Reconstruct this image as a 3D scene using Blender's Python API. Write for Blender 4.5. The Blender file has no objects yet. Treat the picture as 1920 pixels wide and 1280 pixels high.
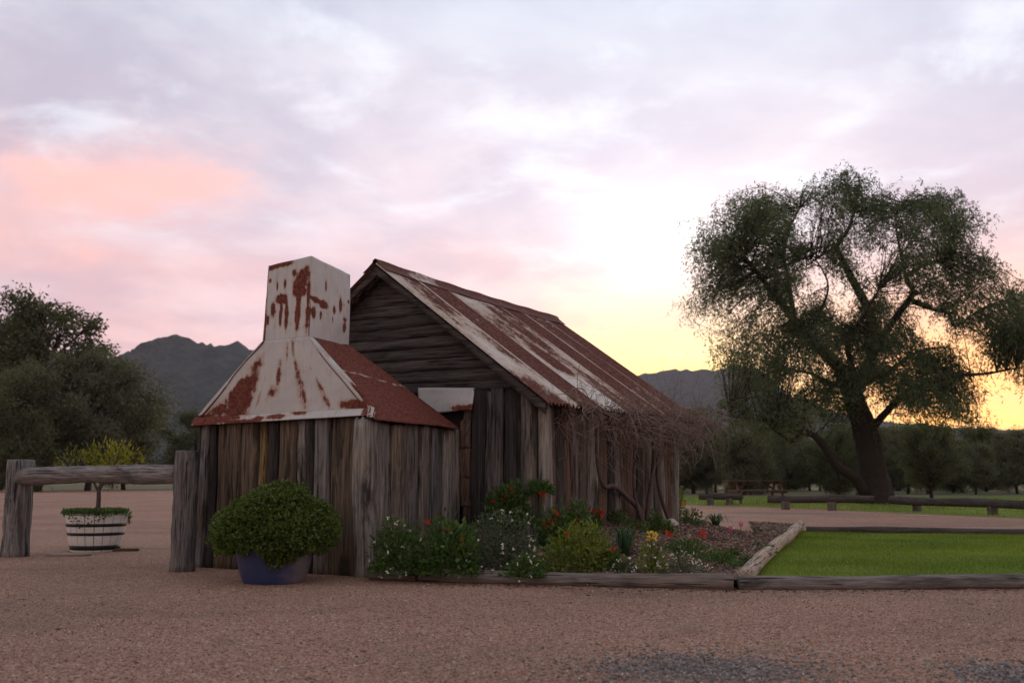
import bpy, math, random
import numpy as np
R = math.radians
rng = np.random.default_rng(7)
random.seed(7)
scn = bpy.context.scene
COL = scn.collection

# ------------------------------------------------------------------ camera
CAM_H = 0.9
FPX = 1867.0
PITCH = math.atan(259 / FPX)
cam = bpy.data.cameras.new('camera'); camo = bpy.data.objects.new('camera', cam); COL.objects.link(camo)
camo.location = (0, 0, CAM_H); camo.rotation_euler = (math.pi / 2 + PITCH, 0, 0)
cam.sensor_width = 36.0; cam.lens = FPX / 1920 * 36.0
cam.clip_start = 0.05; cam.clip_end = 20000
cam.dof.use_dof = True; cam.dof.focus_distance = 9.6; cam.dof.aperture_fstop = 2.4
scn.camera = camo

# ------------------------------------------------------------------ world
SUN_AZ = R(13.0); SUN_EL = R(5.0)
world = bpy.data.worlds.new('World'); scn.world = world; world.use_nodes = True

class NT:
    """small node-graph writer"""
    def __init__(s, nt):
        s.nt = nt; nt.nodes.clear()
    def n(s, t, **kw):
        nd = s.nt.nodes.new(t)
        for k, v in kw.items(): setattr(nd, k, v)
        return nd
    def put(s, sock, v):
        if hasattr(v, 'is_linked') or isinstance(v, bpy.types.NodeSocket): s.nt.links.new(v, sock)
        else:
            if isinstance(v, (tuple, list)) and sock.type == 'RGBA' and len(v) == 3: v = (*v, 1)
            sock.default_value = v
    def m(s, op, a, b=0.0, c=None, clamp=False):
        nd = s.n('ShaderNodeMath', operation=op, use_clamp=clamp)
        s.put(nd.inputs[0], a); s.put(nd.inputs[1], b)
        if c is not None: s.put(nd.inputs[2], c)
        return nd.outputs[0]
    def vm(s, op, a, b=(0, 0, 0)):
        nd = s.n('ShaderNodeVectorMath', operation=op)
        s.put(nd.inputs[0], a)
        if op == 'SCALE': s.put(nd.inputs[3], b)
        else: s.put(nd.inputs[1], b)
        return nd.outputs['Value'] if op in ('DOT_PRODUCT', 'LENGTH') else nd.outputs[0]
    def mix(s, f, a, b, t='MIX'):
        nd = s.n('ShaderNodeMix', data_type='RGBA', blend_type=t)
        nd.clamp_factor = True
        s.put(nd.inputs[0], f); s.put(nd.inputs[6], a); s.put(nd.inputs[7], b)
        return nd.outputs[2]
    def noise(s, vec, scale, detail=4, rough=.55, dist=0.0):
        nd = s.n('ShaderNodeTexNoise'); s.put(nd.inputs['Vector'], vec)
        nd.inputs['Scale'].default_value = scale; nd.inputs['Detail'].default_value = detail
        nd.inputs['Roughness'].default_value = rough; nd.inputs['Distortion'].default_value = dist
        return nd.outputs['Fac']
    def ramp(s, f, stops, interp='LINEAR'):
        nd = s.n('ShaderNodeValToRGB'); nd.color_ramp.interpolation = interp
        e = nd.color_ramp.elements
        while len(e) < len(stops): e.new(0.5)
        for el, (p, c) in zip(e, stops):
            el.position = p; el.color = (*c, 1) if isinstance(c, tuple) else (c, c, c, 1)
        s.put(nd.inputs[0], f); return nd.outputs[0]
    def smooth(s, v, lo, hi):
        nd = s.n('ShaderNodeMapRange', interpolation_type='SMOOTHSTEP'); s.put(nd.inputs[0], v)
        nd.inputs[1].default_value = lo; nd.inputs[2].default_value = hi
        return nd.outputs[0]
    def gauss(s, v, width):   # exp(-(v/width)^2)
        q = s.m('DIVIDE', v, width); return s.m('EXPONENT', s.m('MULTIPLY', s.m('MULTIPLY', q, q), -1.0))

w = NT(world.node_tree)
d = w.vm('NORMALIZE', w.n('ShaderNodeTexCoord').outputs['Generated'])
sep = w.n('ShaderNodeSeparateXYZ'); w.put(sep.inputs[0], d)
dx, dy, dz = sep.outputs
el = w.m('MULTIPLY', w.m('ARCSINE', dz), 57.2958)
az = w.m('MULTIPLY', w.m('ARCTAN2', dx, dy), 57.2958)          # degrees, + to the right of the view
azd = w.m('SUBTRACT', az, math.degrees(SUN_AZ))
azabs = w.m('ABSOLUTE', azd)
elp = w.m('MAXIMUM', el, 0.0)
# flat cloud-deck coordinates
den = w.m('ADD', w.m('MAXIMUM', dz, 0.0), 0.16)
comb = w.n('ShaderNodeCombineXYZ'); w.put(comb.inputs[0], w.m('DIVIDE', dx, den)); w.put(comb.inputs[1], w.m('DIVIDE', dy, den))
cp_ = comb.outputs[0]
nA = w.noise(cp_, 1.45, 8, .58, .2)
nB = w.noise(w.vm('ADD', cp_, (7.3, 2.1, 0)), 3.2, 8, .60, .25)
nC = w.noise(w.vm('ADD', cp_, (1.7, 9.4, 0)), .55, 4, .5)
base = w.ramp(w.m('DIVIDE', elp, 90.0), [(0, (.92, .58, .56)), (.08, (.90, .62, .64)), (.17, (.78, .67, .73)), (.30, (.62, .66, .75)), (1, (.42, .47, .60))])
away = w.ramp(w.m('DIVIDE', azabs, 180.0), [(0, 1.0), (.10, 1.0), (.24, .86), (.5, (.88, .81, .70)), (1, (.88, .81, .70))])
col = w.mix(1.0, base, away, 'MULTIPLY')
# cloud deck: greyer, mauve undersides against paler gaps
cl = w.smooth(nA, .36, .62)
col = w.mix(cl, col, w.mix(1.0, col, (.68, .68, .76), 'MULTIPLY'))
gap = w.m('MULTIPLY', w.smooth(nB, .48, .70), w.smooth(elp, 5.0, 18.0))
col = w.mix(w.m('MULTIPLY', gap, .46), col, (.86, .91, .98))
# pink and coral lit cloud bellies low down and away from the sun
pk = w.m('MULTIPLY', w.smooth(nC, .46, .66), w.gauss(w.m('SUBTRACT', el, 11.0), 8.0))
col = w.mix(w.m('MULTIPLY', pk, .7), col, (.95, .52, .46))
cx = w.m('ADD', w.m('MULTIPLY', w.m('SUBTRACT', nB, .5), 26.0), w.m('ADD', az, 23.5))
ce = w.m('ADD', w.m('MULTIPLY', w.m('SUBTRACT', nA, .5), 16.0), w.m('SUBTRACT', el, 16.2))
coral = w.m('MULTIPLY', w.gauss(cx, 5.6), w.gauss(ce, 2.1))
col = w.mix(w.m('MULTIPLY', coral, .75), col, (1.0, .50, .42))
# sun behind the hills: white veil in the cloud, yellow then orange along the horizon
veil = w.m('MULTIPLY', w.gauss(w.m('SUBTRACT', az, 8.5), 5.2), w.gauss(w.m('SUBTRACT', el, 13.5), 3.6))
veil2 = w.m('MULTIPLY', w.gauss(w.m('SUBTRACT', az, 10.0), 22.0), w.gauss(w.m('SUBTRACT', el, 19.0), 12.0))
vv = w.m('ADD', w.m('MULTIPLY', veil, w.m('ADD', w.m('MULTIPLY', nB, 2.2), -.25)), w.m('MULTIPLY', veil2, w.m('ADD', w.m('MULTIPLY', nA, 1.6), -.62)))
col = w.mix(1.0, col, w.mix(vv, (0, 0, 0), (.44, .43, .39)), 'ADD')
yel = w.m('MULTIPLY', w.gauss(w.m('SUBTRACT', az, 8.5), 9.0), w.gauss(w.m('SUBTRACT', el, 4.0), 5.0))
yel = w.m('MULTIPLY', yel, w.m('ADD', w.m('MULTIPLY', nB, 2.2), -.15), clamp=True)
col = w.mix(yel, col, (1.9, 1.32, .42))
ora = w.m('MULTIPLY', w.gauss(w.m('SUBTRACT', az, 25.0), 9.0), w.gauss(w.m('SUBTRACT', el, 3.5), 5.5))
ora = w.m('MULTIPLY', ora, w.m('ADD', w.m('MULTIPLY', nA, 1.2), .3), clamp=True)
col = w.mix(ora, col, (2.1, .95, .24))
sky = w.n('ShaderNodeTexSky', sky_type='NISHITA', sun_disc=False, sun_elevation=SUN_EL, sun_rotation=SUN_AZ)
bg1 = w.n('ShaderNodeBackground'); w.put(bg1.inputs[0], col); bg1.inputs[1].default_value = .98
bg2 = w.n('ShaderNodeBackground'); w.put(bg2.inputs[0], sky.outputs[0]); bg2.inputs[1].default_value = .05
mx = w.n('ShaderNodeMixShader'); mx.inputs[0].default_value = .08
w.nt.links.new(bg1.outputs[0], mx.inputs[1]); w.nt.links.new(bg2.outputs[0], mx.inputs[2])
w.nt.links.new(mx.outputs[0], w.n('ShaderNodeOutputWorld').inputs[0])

# ------------------------------------------------------------------ sun (veiled, almost set)
sl = bpy.data.lights.new('sun', 'SUN'); sl.energy = .5; sl.angle = R(14); sl.color = (1, .74, .48)
so = bpy.data.objects.new('sun', sl); COL.objects.link(so)
so.rotation_euler = (math.pi / 2 - SUN_EL - R(3), 0, math.pi - SUN_AZ)
scn.view_settings.view_transform = 'Standard'; scn.view_settings.look = 'None'
scn.view_settings.exposure = 0.62; scn.view_settings.gamma = 1.0; scn.view_settings.use_curve_mapping = False
scn.cycles.use_denoising = True; scn.cycles.max_bounces = 6; scn.cycles.transparent_max_bounces = 6
scn.cycles.volume_bounces = 0

# ------------------------------------------------------------------ pixel -> world helpers (positions come from the ground they touch)
cP, sP = math.cos(PITCH), math.sin(PITCH)
def ray(u, v):
    x = (u - 960) / FPX; y = -(v - 640) / FPX
    return np.array([x, cP - y * sP, sP + y * cP])
def ground(u, v, z=0.0):
    q = ray(u, v); t = (z - CAM_H) / q[2]
    return np.array([0, 0, CAM_H]) + t * q
def atdepth(u, v, Y):
    q = ray(u, v); return np.array([0, 0, CAM_H]) + q * (Y / q[1])

# ------------------------------------------------------------------ mesh helpers
def tag(o, label=None, cat=None, group=None, kind=None):
    if label: o['label'] = label
    if cat: o['category'] = cat
    if group: o['group'] = group
    if kind: o['kind'] = kind
    return o
def mesh_data(name, V, F, mat=None, smooth=False, attrs=None):
    V = np.asarray(V, dtype=np.float32).reshape(-1, 3)
    me = bpy.data.meshes.new(name)
    if isinstance(F, np.ndarray):
        n, k = F.shape
        me.vertices.add(len(V)); me.vertices.foreach_set('co', V.ravel())
        me.loops.add(n * k); me.loops.foreach_set('vertex_index', F.astype(np.int32).ravel())
        me.polygons.add(n); me.polygons.foreach_set('loop_start', np.arange(0, n * k, k, dtype=np.int32))
        me.polygons.foreach_set('loop_total', np.full(n, k, dtype=np.int32))
        me.update(calc_edges=True); me.validate()
    else:
        me.from_pydata(V.tolist(), [], F); me.update()
    if smooth: me.polygons.foreach_set('use_smooth', np.ones(len(me.polygons), dtype=bool))
    if attrs:
        for k, v in attrs.items():
            at = me.attributes.new(k, 'FLOAT', 'POINT'); at.data.foreach_set('value', np.asarray(v, dtype=np.float32).ravel())
    if mat: me.materials.append(mat)
    return me
def obj(name, V, F, mat, parent=None, loc=(0, 0, 0), rot=(0, 0, 0), smooth=False, attrs=None, color=None, kind=None):
    o = bpy.data.objects.new(name, mesh_data(name, V, F, mat, smooth, attrs)); COL.objects.link(o)
    o.parent = parent; o.location = loc; o.rotation_euler = rot
    if color is not None: o.color = (*color, 1)
    if kind: o['kind'] = kind
    return o
def empty(name, loc, rz=0.0, **kw):
    o = bpy.data.objects.new(name, None); COL.objects.link(o); o.empty_display_size = .2
    o.location = loc; o.rotation_euler = (0, 0, rz); tag(o, **kw); return o
def grid_faces(nu, nv, flip=False, closed=False):
    """faces of an nu x nv vertex grid (index = i*nv + j); closed wraps j"""
    i, j = np.meshgrid(np.arange(nu - 1), np.arange(nv if closed else nv - 1), indexing='ij')
    j2 = (j + 1) % nv
    q = np.stack([i * nv + j, i * nv + j2, (i + 1) * nv + j2, (i + 1) * nv + j], -1).reshape(-1, 4)
    return q[:, ::-1].copy() if flip else q
def merge(parts):
    Vs, Fs, n = [], [], 0
    for V, F in parts:
        Vs.append(V); Fs.append(F + n); n += len(V)
    return np.concatenate(Vs), np.concatenate(Fs)
def tube(P, rad, sides=6, rr=None, cap=True):
    P = np.asarray(P, float); n = len(P); rad = np.broadcast_to(np.asarray(rad, float), (n,)).copy()
    T = np.gradient(P, axis=0); T /= np.linalg.norm(T, axis=1)[:, None] + 1e-9
    up = np.array([0, 0, 1.0]) if abs(T[0, 2]) < .9 else np.array([1.0, 0, 0])
    A = np.cross(T, up); A /= np.linalg.norm(A, axis=1)[:, None] + 1e-9
    B = np.cross(T, A)
    if cap:
        P = np.concatenate([P[:1], P, P[-1:]]); A = np.concatenate([A[:1], A, A[-1:]]); B = np.concatenate([B[:1], B, B[-1:]])
        rad = np.concatenate([[rad[0] * .02], rad, [rad[-1] * .02]]); n += 2
    th = np.arange(sides) / sides * 2 * np.pi
    k = np.ones((n, sides)) if rr is None else 1 + rr * rng.normal(size=(n, sides)) * .5
    V = P[:, None] + (np.cos(th)[None, :, None] * A[:, None] + np.sin(th)[None, :, None] * B[:, None]) * (rad[:, None] * k)[:, :, None]
    return V.reshape(-1, 3), grid_faces(n, sides, closed=True)
def bezier(pts, n=12):
    """Catmull-Rom through pts"""
    P = np.asarray(pts, float); P = np.concatenate([[2 * P[0] - P[1]], P, [2 * P[-1] - P[-2]]])
    out = []
    m = len(P) - 3; per = max(2, n // m)
    for i in range(m):
        for t in np.linspace(0, 1, per, endpoint=(i == m - 1)):
            a_, b_, c_, d_ = P[i:i + 4]
            out.append(.5 * (2 * b_ + (c_ - a_) * t + (2 * a_ - 5 * b_ + 4 * c_ - d_) * t * t + (3 * b_ - a_ - 3 * c_ + d_) * t ** 3))
    return np.array(out)
def unit(v): return v / (np.linalg.norm(v, axis=-1, keepdims=True) + 1e-9)
def leaves(P, D, L, W, cup=.15):
    """one folded diamond leaf per point: P root, D direction"""
    P = np.asarray(P, float); n = len(P); D = unit(np.asarray(D, float))
    L = np.broadcast_to(L, (n,))[:, None]; W = np.broadcast_to(W, (n,))[:, None]
    S = unit(np.cross(D, unit(rng.normal(size=(n, 3))))); N = np.cross(S, D)
    V = np.stack([P, P + D * L * .5 + S * W * .5 + N * W * cup, P + D * L, P + D * L * .5 - S * W * .5 + N * W * cup], 1)
    return V.reshape(-1, 3), np.arange(4 * n).reshape(n, 4)
def box_vf(cx, cy, cz, sx, sy, sz):
    x, y, z = sx / 2, sy / 2, sz / 2
    V = np.array([[i * x, j * y, k * z] for i in (-1, 1) for j in (-1, 1) for k in (-1, 1)], float) + [cx, cy, cz]
    F = np.array([[0, 1, 3, 2], [4, 6, 7, 5], [0, 4, 5, 1], [2, 3, 7, 6], [0, 2, 6, 4], [1, 5, 7, 3]])
    return V, F
# value noise for geometry and rust
_tab = rng.random((64, 64, 64))
def vnoise(P):
    P = np.asarray(P, float); i = np.floor(P).astype(int); f = P - i; f = f * f * (3 - 2 * f)
    r = 0
    for a_ in (0, 1):
        for b_ in (0, 1):
            for c_ in (0, 1):
                wgt = (f[..., 0] if a_ else 1 - f[..., 0]) * (f[..., 1] if b_ else 1 - f[..., 1]) * (f[..., 2] if c_ else 1 - f[..., 2])
                r = r + wgt * _tab[(i[..., 0] + a_) % 64, (i[..., 1] + b_) % 64, (i[..., 2] + c_) % 64]
    return r
def fbm(P, o=4):
    P = np.asarray(P, float); s = 0; amp = .5
    for k in range(o): s = s + amp * vnoise(P * 2 ** k + 17.3 * k); amp *= .5
    return s / (1 - .5 ** o)

# ------------------------------------------------------------------ materials
def new_mat(name):
    m = bpy.data.materials.new(name); m.use_nodes = True
    g = NT(m.node_tree); out = g.n('ShaderNodeOutputMaterial'); b = g.n('ShaderNodeBsdfPrincipled')
    g.nt.links.new(b.outputs[0], out.inputs[0]); b.inputs['Specular IOR Level'].default_value = .25
    return m, g, b, out
def bump(g, b, h, strength=.5, dist=.01):
    nd = g.n('ShaderNodeBump'); nd.inputs['Strength'].default_value = strength; nd.inputs['Distance'].default_value = dist
    g.put(nd.inputs['Height'], h); g.nt.links.new(nd.outputs[0], b.inputs['Normal'])
def coords(g, per_object=True, scale=(1, 1, 1)):
    tc = g.n('ShaderNodeTexCoord').outputs['Object']
    if per_object:
        oi = g.n('ShaderNodeObjectInfo'); r = g.m('MULTIPLY', oi.outputs['Random'], 37.0)
        cb = g.n('ShaderNodeCombineXYZ'); [g.put(cb.inputs[i], r) for i in range(3)]
        tc = g.vm('ADD', tc, cb.outputs[0])
    return g.vm('MULTIPLY', tc, scale), tc
def wood(name, axis, contrast=1.0, stain=.5):
    m, g, b, _ = new_mat(name)
    sc = [1, 1, 1]; sc[axis] = .045
    v, raw = coords(g, True, tuple(sc))
    sc2 = [1, 1, 1]; sc2[axis] = .22
    v2 = g.vm('MULTIPLY', raw, tuple(sc2))
    fine = g.noise(v, 95, 5, .7); mid = g.noise(v, 26, 4, .6, .4); big = g.noise(v2, 5.5, 5, .6, .5); blot = g.noise(raw, 2.2, 3)
    oc = g.n('ShaderNodeObjectInfo').outputs['Color']
    k = g.m('ADD', g.m('SUBTRACT', g.m('MULTIPLY', fine, 1.5 * contrast), .30 * contrast), g.m('MULTIPLY', mid, 1.1 * contrast))
    k = g.m('ADD', k, 1.0 - 1.0 * contrast)
    kk = g.n('ShaderNodeCombineColor'); [g.put(kk.inputs[i], k) for i in range(3)]
    c = g.mix(1.0, oc, kk.outputs[0], 'MULTIPLY')
    c = g.mix(g.m('MULTIPLY', g.smooth(blot, .45, .7), .5), c, g.mix(1.0, c, (1.14, 1.0, .84), 'MULTIPLY'))
    c = g.mix(g.m('MULTIPLY', g.smooth(big, .52, .68), stain), c, (.022, .016, .014))
    crack = g.smooth(g.noise(v, 42, 2, .5), .62, .68)
    c = g.mix(g.m('MULTIPLY', crack, .75), c, (.012, .010, .009))
    g.put(b.inputs['Base Color'], c); b.inputs['Roughness'].default_value = .88
    h = g.m('SUBTRACT', g.m('ADD', g.m('MULTIPLY', fine, .5), mid), g.m('MULTIPLY', crack, 1.2))
    bump(g, b, h, 1.0, .02)
    return m
WZ = wood('weathered_wood_upright', 2, 1.9, .85)
WX = wood('weathered_wood_lengthwise', 0, 1.9, .6)
WLOG = wood('log_wood', 0, 1.7, .75)

def metal(name, zinc=(.50, .50, .475), dark=(.085, .024, .019), light=(.19, .060, .036), namp=1.25, samp=.75):
    m, g, b, _ = new_mat(name)
    v, raw = coords(g, False)
    at = g.n('ShaderNodeAttribute', attribute_name='rust').outputs['Fac']
    n1 = g.noise(raw, 9, 8, .65); n2 = g.noise(raw, 34, 5, .6)
    st = g.noise(g.vm('MULTIPLY', raw, (1, 1, .12)), 22, 4, .6)
    s = g.m('ADD', at, g.m('ADD', g.m('MULTIPLY', g.m('SUBTRACT', n1, .5), namp), g.m('MULTIPLY', g.m('SUBTRACT', st, .5), samp)))
    mask = g.smooth(s, .43, .64); halo = g.smooth(s, .16, .50)
    zc = g.mix(g.noise(raw, 5, 4), g.mix(1.0, zinc, (.80, .82, .86), 'MULTIPLY'), zinc)
    zc = g.mix(g.m('MULTIPLY', g.smooth(st, .5, .75), .35), zc, g.mix(1.0, zc, (.72, .66, .58), 'MULTIPLY'))
    zc = g.mix(g.m('MULTIPLY', halo, .6), zc, (.36, .22, .14)); zc = g.mix(g.m('MULTIPLY', g.smooth(n2, .6, .75), .35), zc, (.22, .20, .19))
    rc = g.mix(g.smooth(n2, .35, .68), dark, light)
    rc = g.mix(g.m('MULTIPLY', g.smooth(st, .45, .7), .5), rc, (.15, .045, .032))
    g.put(b.inputs['Base Color'], g.mix(mask, zc, rc))
    g.put(b.inputs['Roughness'], g.m('ADD', .48, g.m('MULTIPLY', mask, .42)))
    g.put(b.inputs['Metallic'], g.m('MULTIPLY', g.m('SUBTRACT', 1.0, mask), .25))
    bump(g, b, g.m('ADD', g.m('MULTIPLY', mask, .3), g.m('MULTIPLY', n2, .4)), .35, .004)
    return m
METAL = metal('rusted_galvanised_sheet')
ROOFM = metal('rusted_corrugated_iron', (.64, .59, .52), (.075, .030, .025), (.17, .075, .055), .7, .2)

def plain(name, c, rough=.8, var=.25, scale=8, bumpk=0.0):
    m, g, b, _ = new_mat(name); v, raw = coords(g, True)
    n = g.noise(raw, scale, 5, .6)
    g.put(b.inputs['Base Color'], g.mix(n, tuple(x * (1 - var) for x in c), tuple(x * (1 + var) for x in c)))
    b.inputs['Roughness'].default_value = rough
    if bumpk: bump(g, b, n, bumpk, .01)
    return m
DARK = plain('dark_old_timber', (.03, .026, .023), .9, .4, 20)
def leafmat(name, c1, c2, trans=.35, rough=.5, spec=.3):
    m, g, b, out = new_mat(name)
    t = g.n('ShaderNodeAttribute', attribute_name='tint').outputs['Fac']
    c = g.mix(t, c1, c2); g.put(b.inputs['Base Color'], c); b.inputs['Roughness'].default_value = rough
    b.inputs['Specular IOR Level'].default_value = spec
    tr = g.n('ShaderNodeBsdfTranslucent'); g.put(tr.inputs[0], g.mix(1.0, c, (1.3, 1.4, .6), 'MULTIPLY'))
    mxs = g.n('ShaderNodeMixShader'); mxs.inputs[0].default_value = trans
    g.nt.links.new(b.outputs[0], mxs.inputs[1]); g.nt.links.new(tr.outputs[0], mxs.inputs[2]); g.nt.links.new(mxs.outputs[0], out.inputs[0])
    return m
def tintmat(name, stops, rough=.85):
    m, g, b, _ = new_mat(name)
    g.put(b.inputs['Base Color'], g.ramp(g.n('ShaderNodeAttribute', attribute_name='tint').outputs['Fac'], stops)); b.inputs['Roughness'].default_value = rough
    return m
def per4(n, k=4, lo=0, hi=1): return np.repeat(rng.uniform(lo, hi, n), k)

# ------------------------------------------------------------------ ground, yard, lawns
m_, g, b, _ = new_mat('dry_paddock')
raw = g.n('ShaderNodeTexCoord').outputs['Object']
n1 = g.noise(raw, .05, 5); n2 = g.noise(raw, 1.2, 5, .65)
c = g.mix(n2, (.075, .07, .035), (.17, .14, .075)); c = g.mix(g.smooth(n1, .4, .62), c, (.07, .085, .03))
g.put(b.inputs['Base Color'], c); b.inputs['Roughness'].default_value = .95; bump(g, b, n2, .5, .1)
PADDOCK = m_
Vg = np.array([[-3100, -280, 0], [4300, -280, 0], [4300, 3650, 0], [-3100, 3650, 0]], float)
o = obj('ground', Vg, [(0, 1, 2, 3)], PADDOCK); tag(o, 'dry grass paddock stretching to the hills', 'ground', kind='structure')

m_, g, b, _ = new_mat('pink_gravel')
raw = g.n('ShaderNodeTexCoord').outputs['Object']
vo = g.n('ShaderNodeTexVoronoi', feature='F1'); g.put(vo.inputs['Vector'], raw); vo.inputs['Scale'].default_value = 95
vo2 = g.n('ShaderNodeTexVoronoi', feature='F1'); g.put(vo2.inputs['Vector'], raw); vo2.inputs['Scale'].default_value = 48
sc = g.n('ShaderNodeSeparateColor'); g.put(sc.inputs[0], vo.outputs['Color'])
stone = g.ramp(sc.outputs[0], [(0, (.15, .085, .06)), (.3, (.34, .19, .13)), (.6, (.49, .28, .195)), (.85, (.59, .37, .27)), (1, (.66, .53, .43))])
big = g.noise(raw, .35, 5, .6); med = g.noise(raw, 2.3, 5, .6)
stone = g.mix(g.m('MULTIPLY', g.smooth(big, .45, .68), .45), stone, (.20, .13, .10))
stone = g.mix(g.m('MULTIPLY', g.smooth(med, .52, .72), .35), stone, (.23, .165, .125))
# blue-grey metal patches that were tipped into pot-holes
mask = None
PATCH = [(1335, 1255, .62, .46), (1890, 1265, .30, .34), (1470, 962, 2.2, 1.1), (1600, 968, 1.5, .5), (1840, 985, 1.1, .35)]
for (u, v, rx, ry) in PATCH:
    P = ground(u, v)
    q = g.vm('MULTIPLY', g.vm('SUBTRACT', raw, tuple(P)), (1 / rx, 1 / ry, 0))
    dd = g.m('ADD', g.vm('LENGTH', q), g.m('MULTIPLY', g.m('SUBTRACT', g.noise(raw, 3.2, 4, .65), .5), 1.3))
    mk = g.m('SUBTRACT', 1.0, g.smooth(dd, .55, 1.0)); mask = mk if mask is None else g.m('MAXIMUM', mask, mk)
grey = g.ramp(sc.outputs[1], [(0, (.06, .06, .062)), (.6, (.15, .15, .152)), (1, (.28, .275, .27))])
c = g.mix(g.m('MULTIPLY', mask, .6), stone, grey)
trk = g.smooth(g.noise(g.vm('MULTIPLY', raw, (.25, 1.1, 1)), .9, 4, .6, .6), .5, .72)
c = g.mix(g.m('MULTIPLY', trk, .45), c, g.mix(1.0, c, (.62, .60, .58), 'MULTIPLY'))
g.put(b.inputs['Base Color'], c); b.inputs['Roughness'].default_value = .9
hh = g.m('ADD', g.m('MULTIPLY', vo.outputs['Distance'], -1.0), g.m('MULTIPLY', vo2.outputs['Distance'], -.6))
bump(g, b, hh, 1.0, .02)
GRAVEL = m_
# yard: gravel with a gentle unevenness, near part finely divided
def sheet(name, poly, z, mat, label, cat, step=None):
    P = np.array(poly, float)
    return tag(obj(name, np.c_[P, np.full(len(P), z)], [tuple(range(len(P)))], mat), label, cat, kind='structure')
gl = [(-60, -30), (60, -30), (60, 20.0), (24, 20.6), tuple(ground(1920, 971)[:2]), tuple(ground(1700, 961)[:2]), tuple(ground(1500, 952)[:2]), tuple(ground(1290, 946)[:2]), (2, 48), (-6, 86), (-60, 92)]
sheet('gravel_yard', gl, .004, GRAVEL, 'pinkish gravel yard around the old hut', 'gravel')

m_, g, b, _ = new_mat('lawn_turf')
raw = g.n('ShaderNodeTexCoord').outputs['Object']
n1 = g.noise(raw, .9, 4); n2 = g.noise(raw, 30, 4, .7)
c = g.mix(n2, (.085, .135, .015), (.18, .25, .035)); c = g.mix(g.m('MULTIPLY', g.smooth(n1, .45, .7), .5), c, (.14, .17, .04))
g.put(b.inputs['Base Color'], c); b.inputs['Roughness'].default_value = .9; bump(g, b, n2, .8, .03)
LAWN = m_
far_lawn = [tuple(ground(1270, 946)[:2]), tuple(ground(1500, 953)[:2]), tuple(ground(1700, 962)[:2]), tuple(ground(1920, 972)[:2]), (24, 20.4), (60, 19), (60, 52), (5.0, 52)]
sheet('far_lawn', far_lawn, .008, LAWN, 'bright mown grass under the spreading tree', 'lawn')
LA = ground(1392, 1097)[:2]; LB = ground(1506, 996)[:2]; LC = ground(2300, 1010)[:2]; LD = ground(2500, 1100)[:2]
near_lawn = [tuple(LA), tuple(LD), tuple(LC), tuple(LB)]
sheet('lawn', near_lawn, .012, LAWN, 'small green lawn plot framed by logs', 'lawn')
GRASS = leafmat('grass_blades', (.085, .145, .015), (.27, .32, .055), .4, .6)
def blades(name, poly, n, h, wd, label):
    P = np.array(poly); lo, hi = P.min(0), P.max(0)
    q = rng.uniform(lo, hi, (n * 2, 2)); ins = np.zeros(len(q), bool); j = len(P) - 1
    for i in range(len(P)):
        c_ = ((P[i, 1] > q[:, 1]) != (P[j, 1] > q[:, 1])) & (q[:, 0] < (P[j, 0] - P[i, 0]) * (q[:, 1] - P[i, 1]) / (P[j, 1] - P[i, 1] + 1e-12) + P[i, 0]); ins ^= c_; j = i
    q = q[ins & (np.abs(q[:, 0]) / q[:, 1] < .60)][:n]; k = len(q)
    hgt = h * rng.uniform(.5, 1.2, k) * (.6 + .8 * vnoise(np.c_[q * 1.5, np.zeros(k)])); th = rng.uniform(0, 2 * np.pi, k); ln = rng.normal(0, .45, (k, 2)) * hgt[:, None]
    dx_ = np.c_[np.cos(th), np.sin(th), np.zeros(k)] * wd / 2; B = np.c_[q, np.full(k, .010)]
    V = np.stack([B - dx_, B + dx_, B + np.c_[ln, hgt]], 1).reshape(-1, 3)
    tint = np.clip(rng.normal(.42, .25, k) + 1.3 * (fbm(np.c_[q * .9, np.zeros(k)]) - .5) + .8 * (rng.random(k) < .05), 0, 1)
    o = obj(name, V, np.arange(3 * k).reshape(k, 3), GRASS, attrs={'tint': np.repeat(tint, 3)})
    tag(o, label, 'grass', kind='stuff')
blades('lawn_grass', near_lawn, 110000, .035, .006, 'short mown grass blades on the small lawn plot')
blades('far_grass', far_lawn, 60000, .06, .02, 'grass blades on the lawn under the tree')

# loose stones lying on the yard
def stones(name, n, gen, size, mat, label):
    P = gen(n); k = len(P); s = size * rng.uniform(.5, 1.35, (k, 1, 1)) * rng.uniform(.6, 1.2, (k, 1, 3)) * [1, 1, .6]
    O = np.array([[1, 0, 0], [0, 1, 0], [-1, 0, 0], [0, -1, 0], [0, 0, 1], [0, 0, -1]], float)
    th = rng.uniform(0, 2 * np.pi, k); rot = np.zeros((k, 3, 3)); rot[:, 0, 0] = np.cos(th); rot[:, 0, 1] = -np.sin(th); rot[:, 1, 0] = np.sin(th); rot[:, 1, 1] = np.cos(th); rot[:, 2, 2] = 1
    O = O[None] + rng.normal(0, .22, (k, 6, 3))
    V = np.einsum('kij,knj->kni', rot, O * s) + np.c_[P, np.full(k, .006)][:, None]
    f = np.array([[0, 1, 4], [1, 2, 4], [2, 3, 4], [3, 0, 4], [1, 0, 5], [2, 1, 5], [3, 2, 5], [0, 3, 5]])
    F = (np.arange(k)[:, None, None] * 6 + f[None]).reshape(-1, 3)
    tag(obj(name, V.reshape(-1, 3), F, mat, attrs={'tint': per4(k, 6)}), label, 'gravel', kind='stuff')
def in_view(n):
    y = 3.4 + 8.5 * rng.random(n) ** 1.5; return np.c_[y * rng.uniform(-.56, .56, n), y]
PINKST = tintmat('pink_gravel_stones', [(0, (.11, .07, .055)), (.35, (.31, .18, .13)), (.7, (.45, .27, .20)), (.93, (.55, .38, .30)), (1, (.66, .60, .54))])
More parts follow.
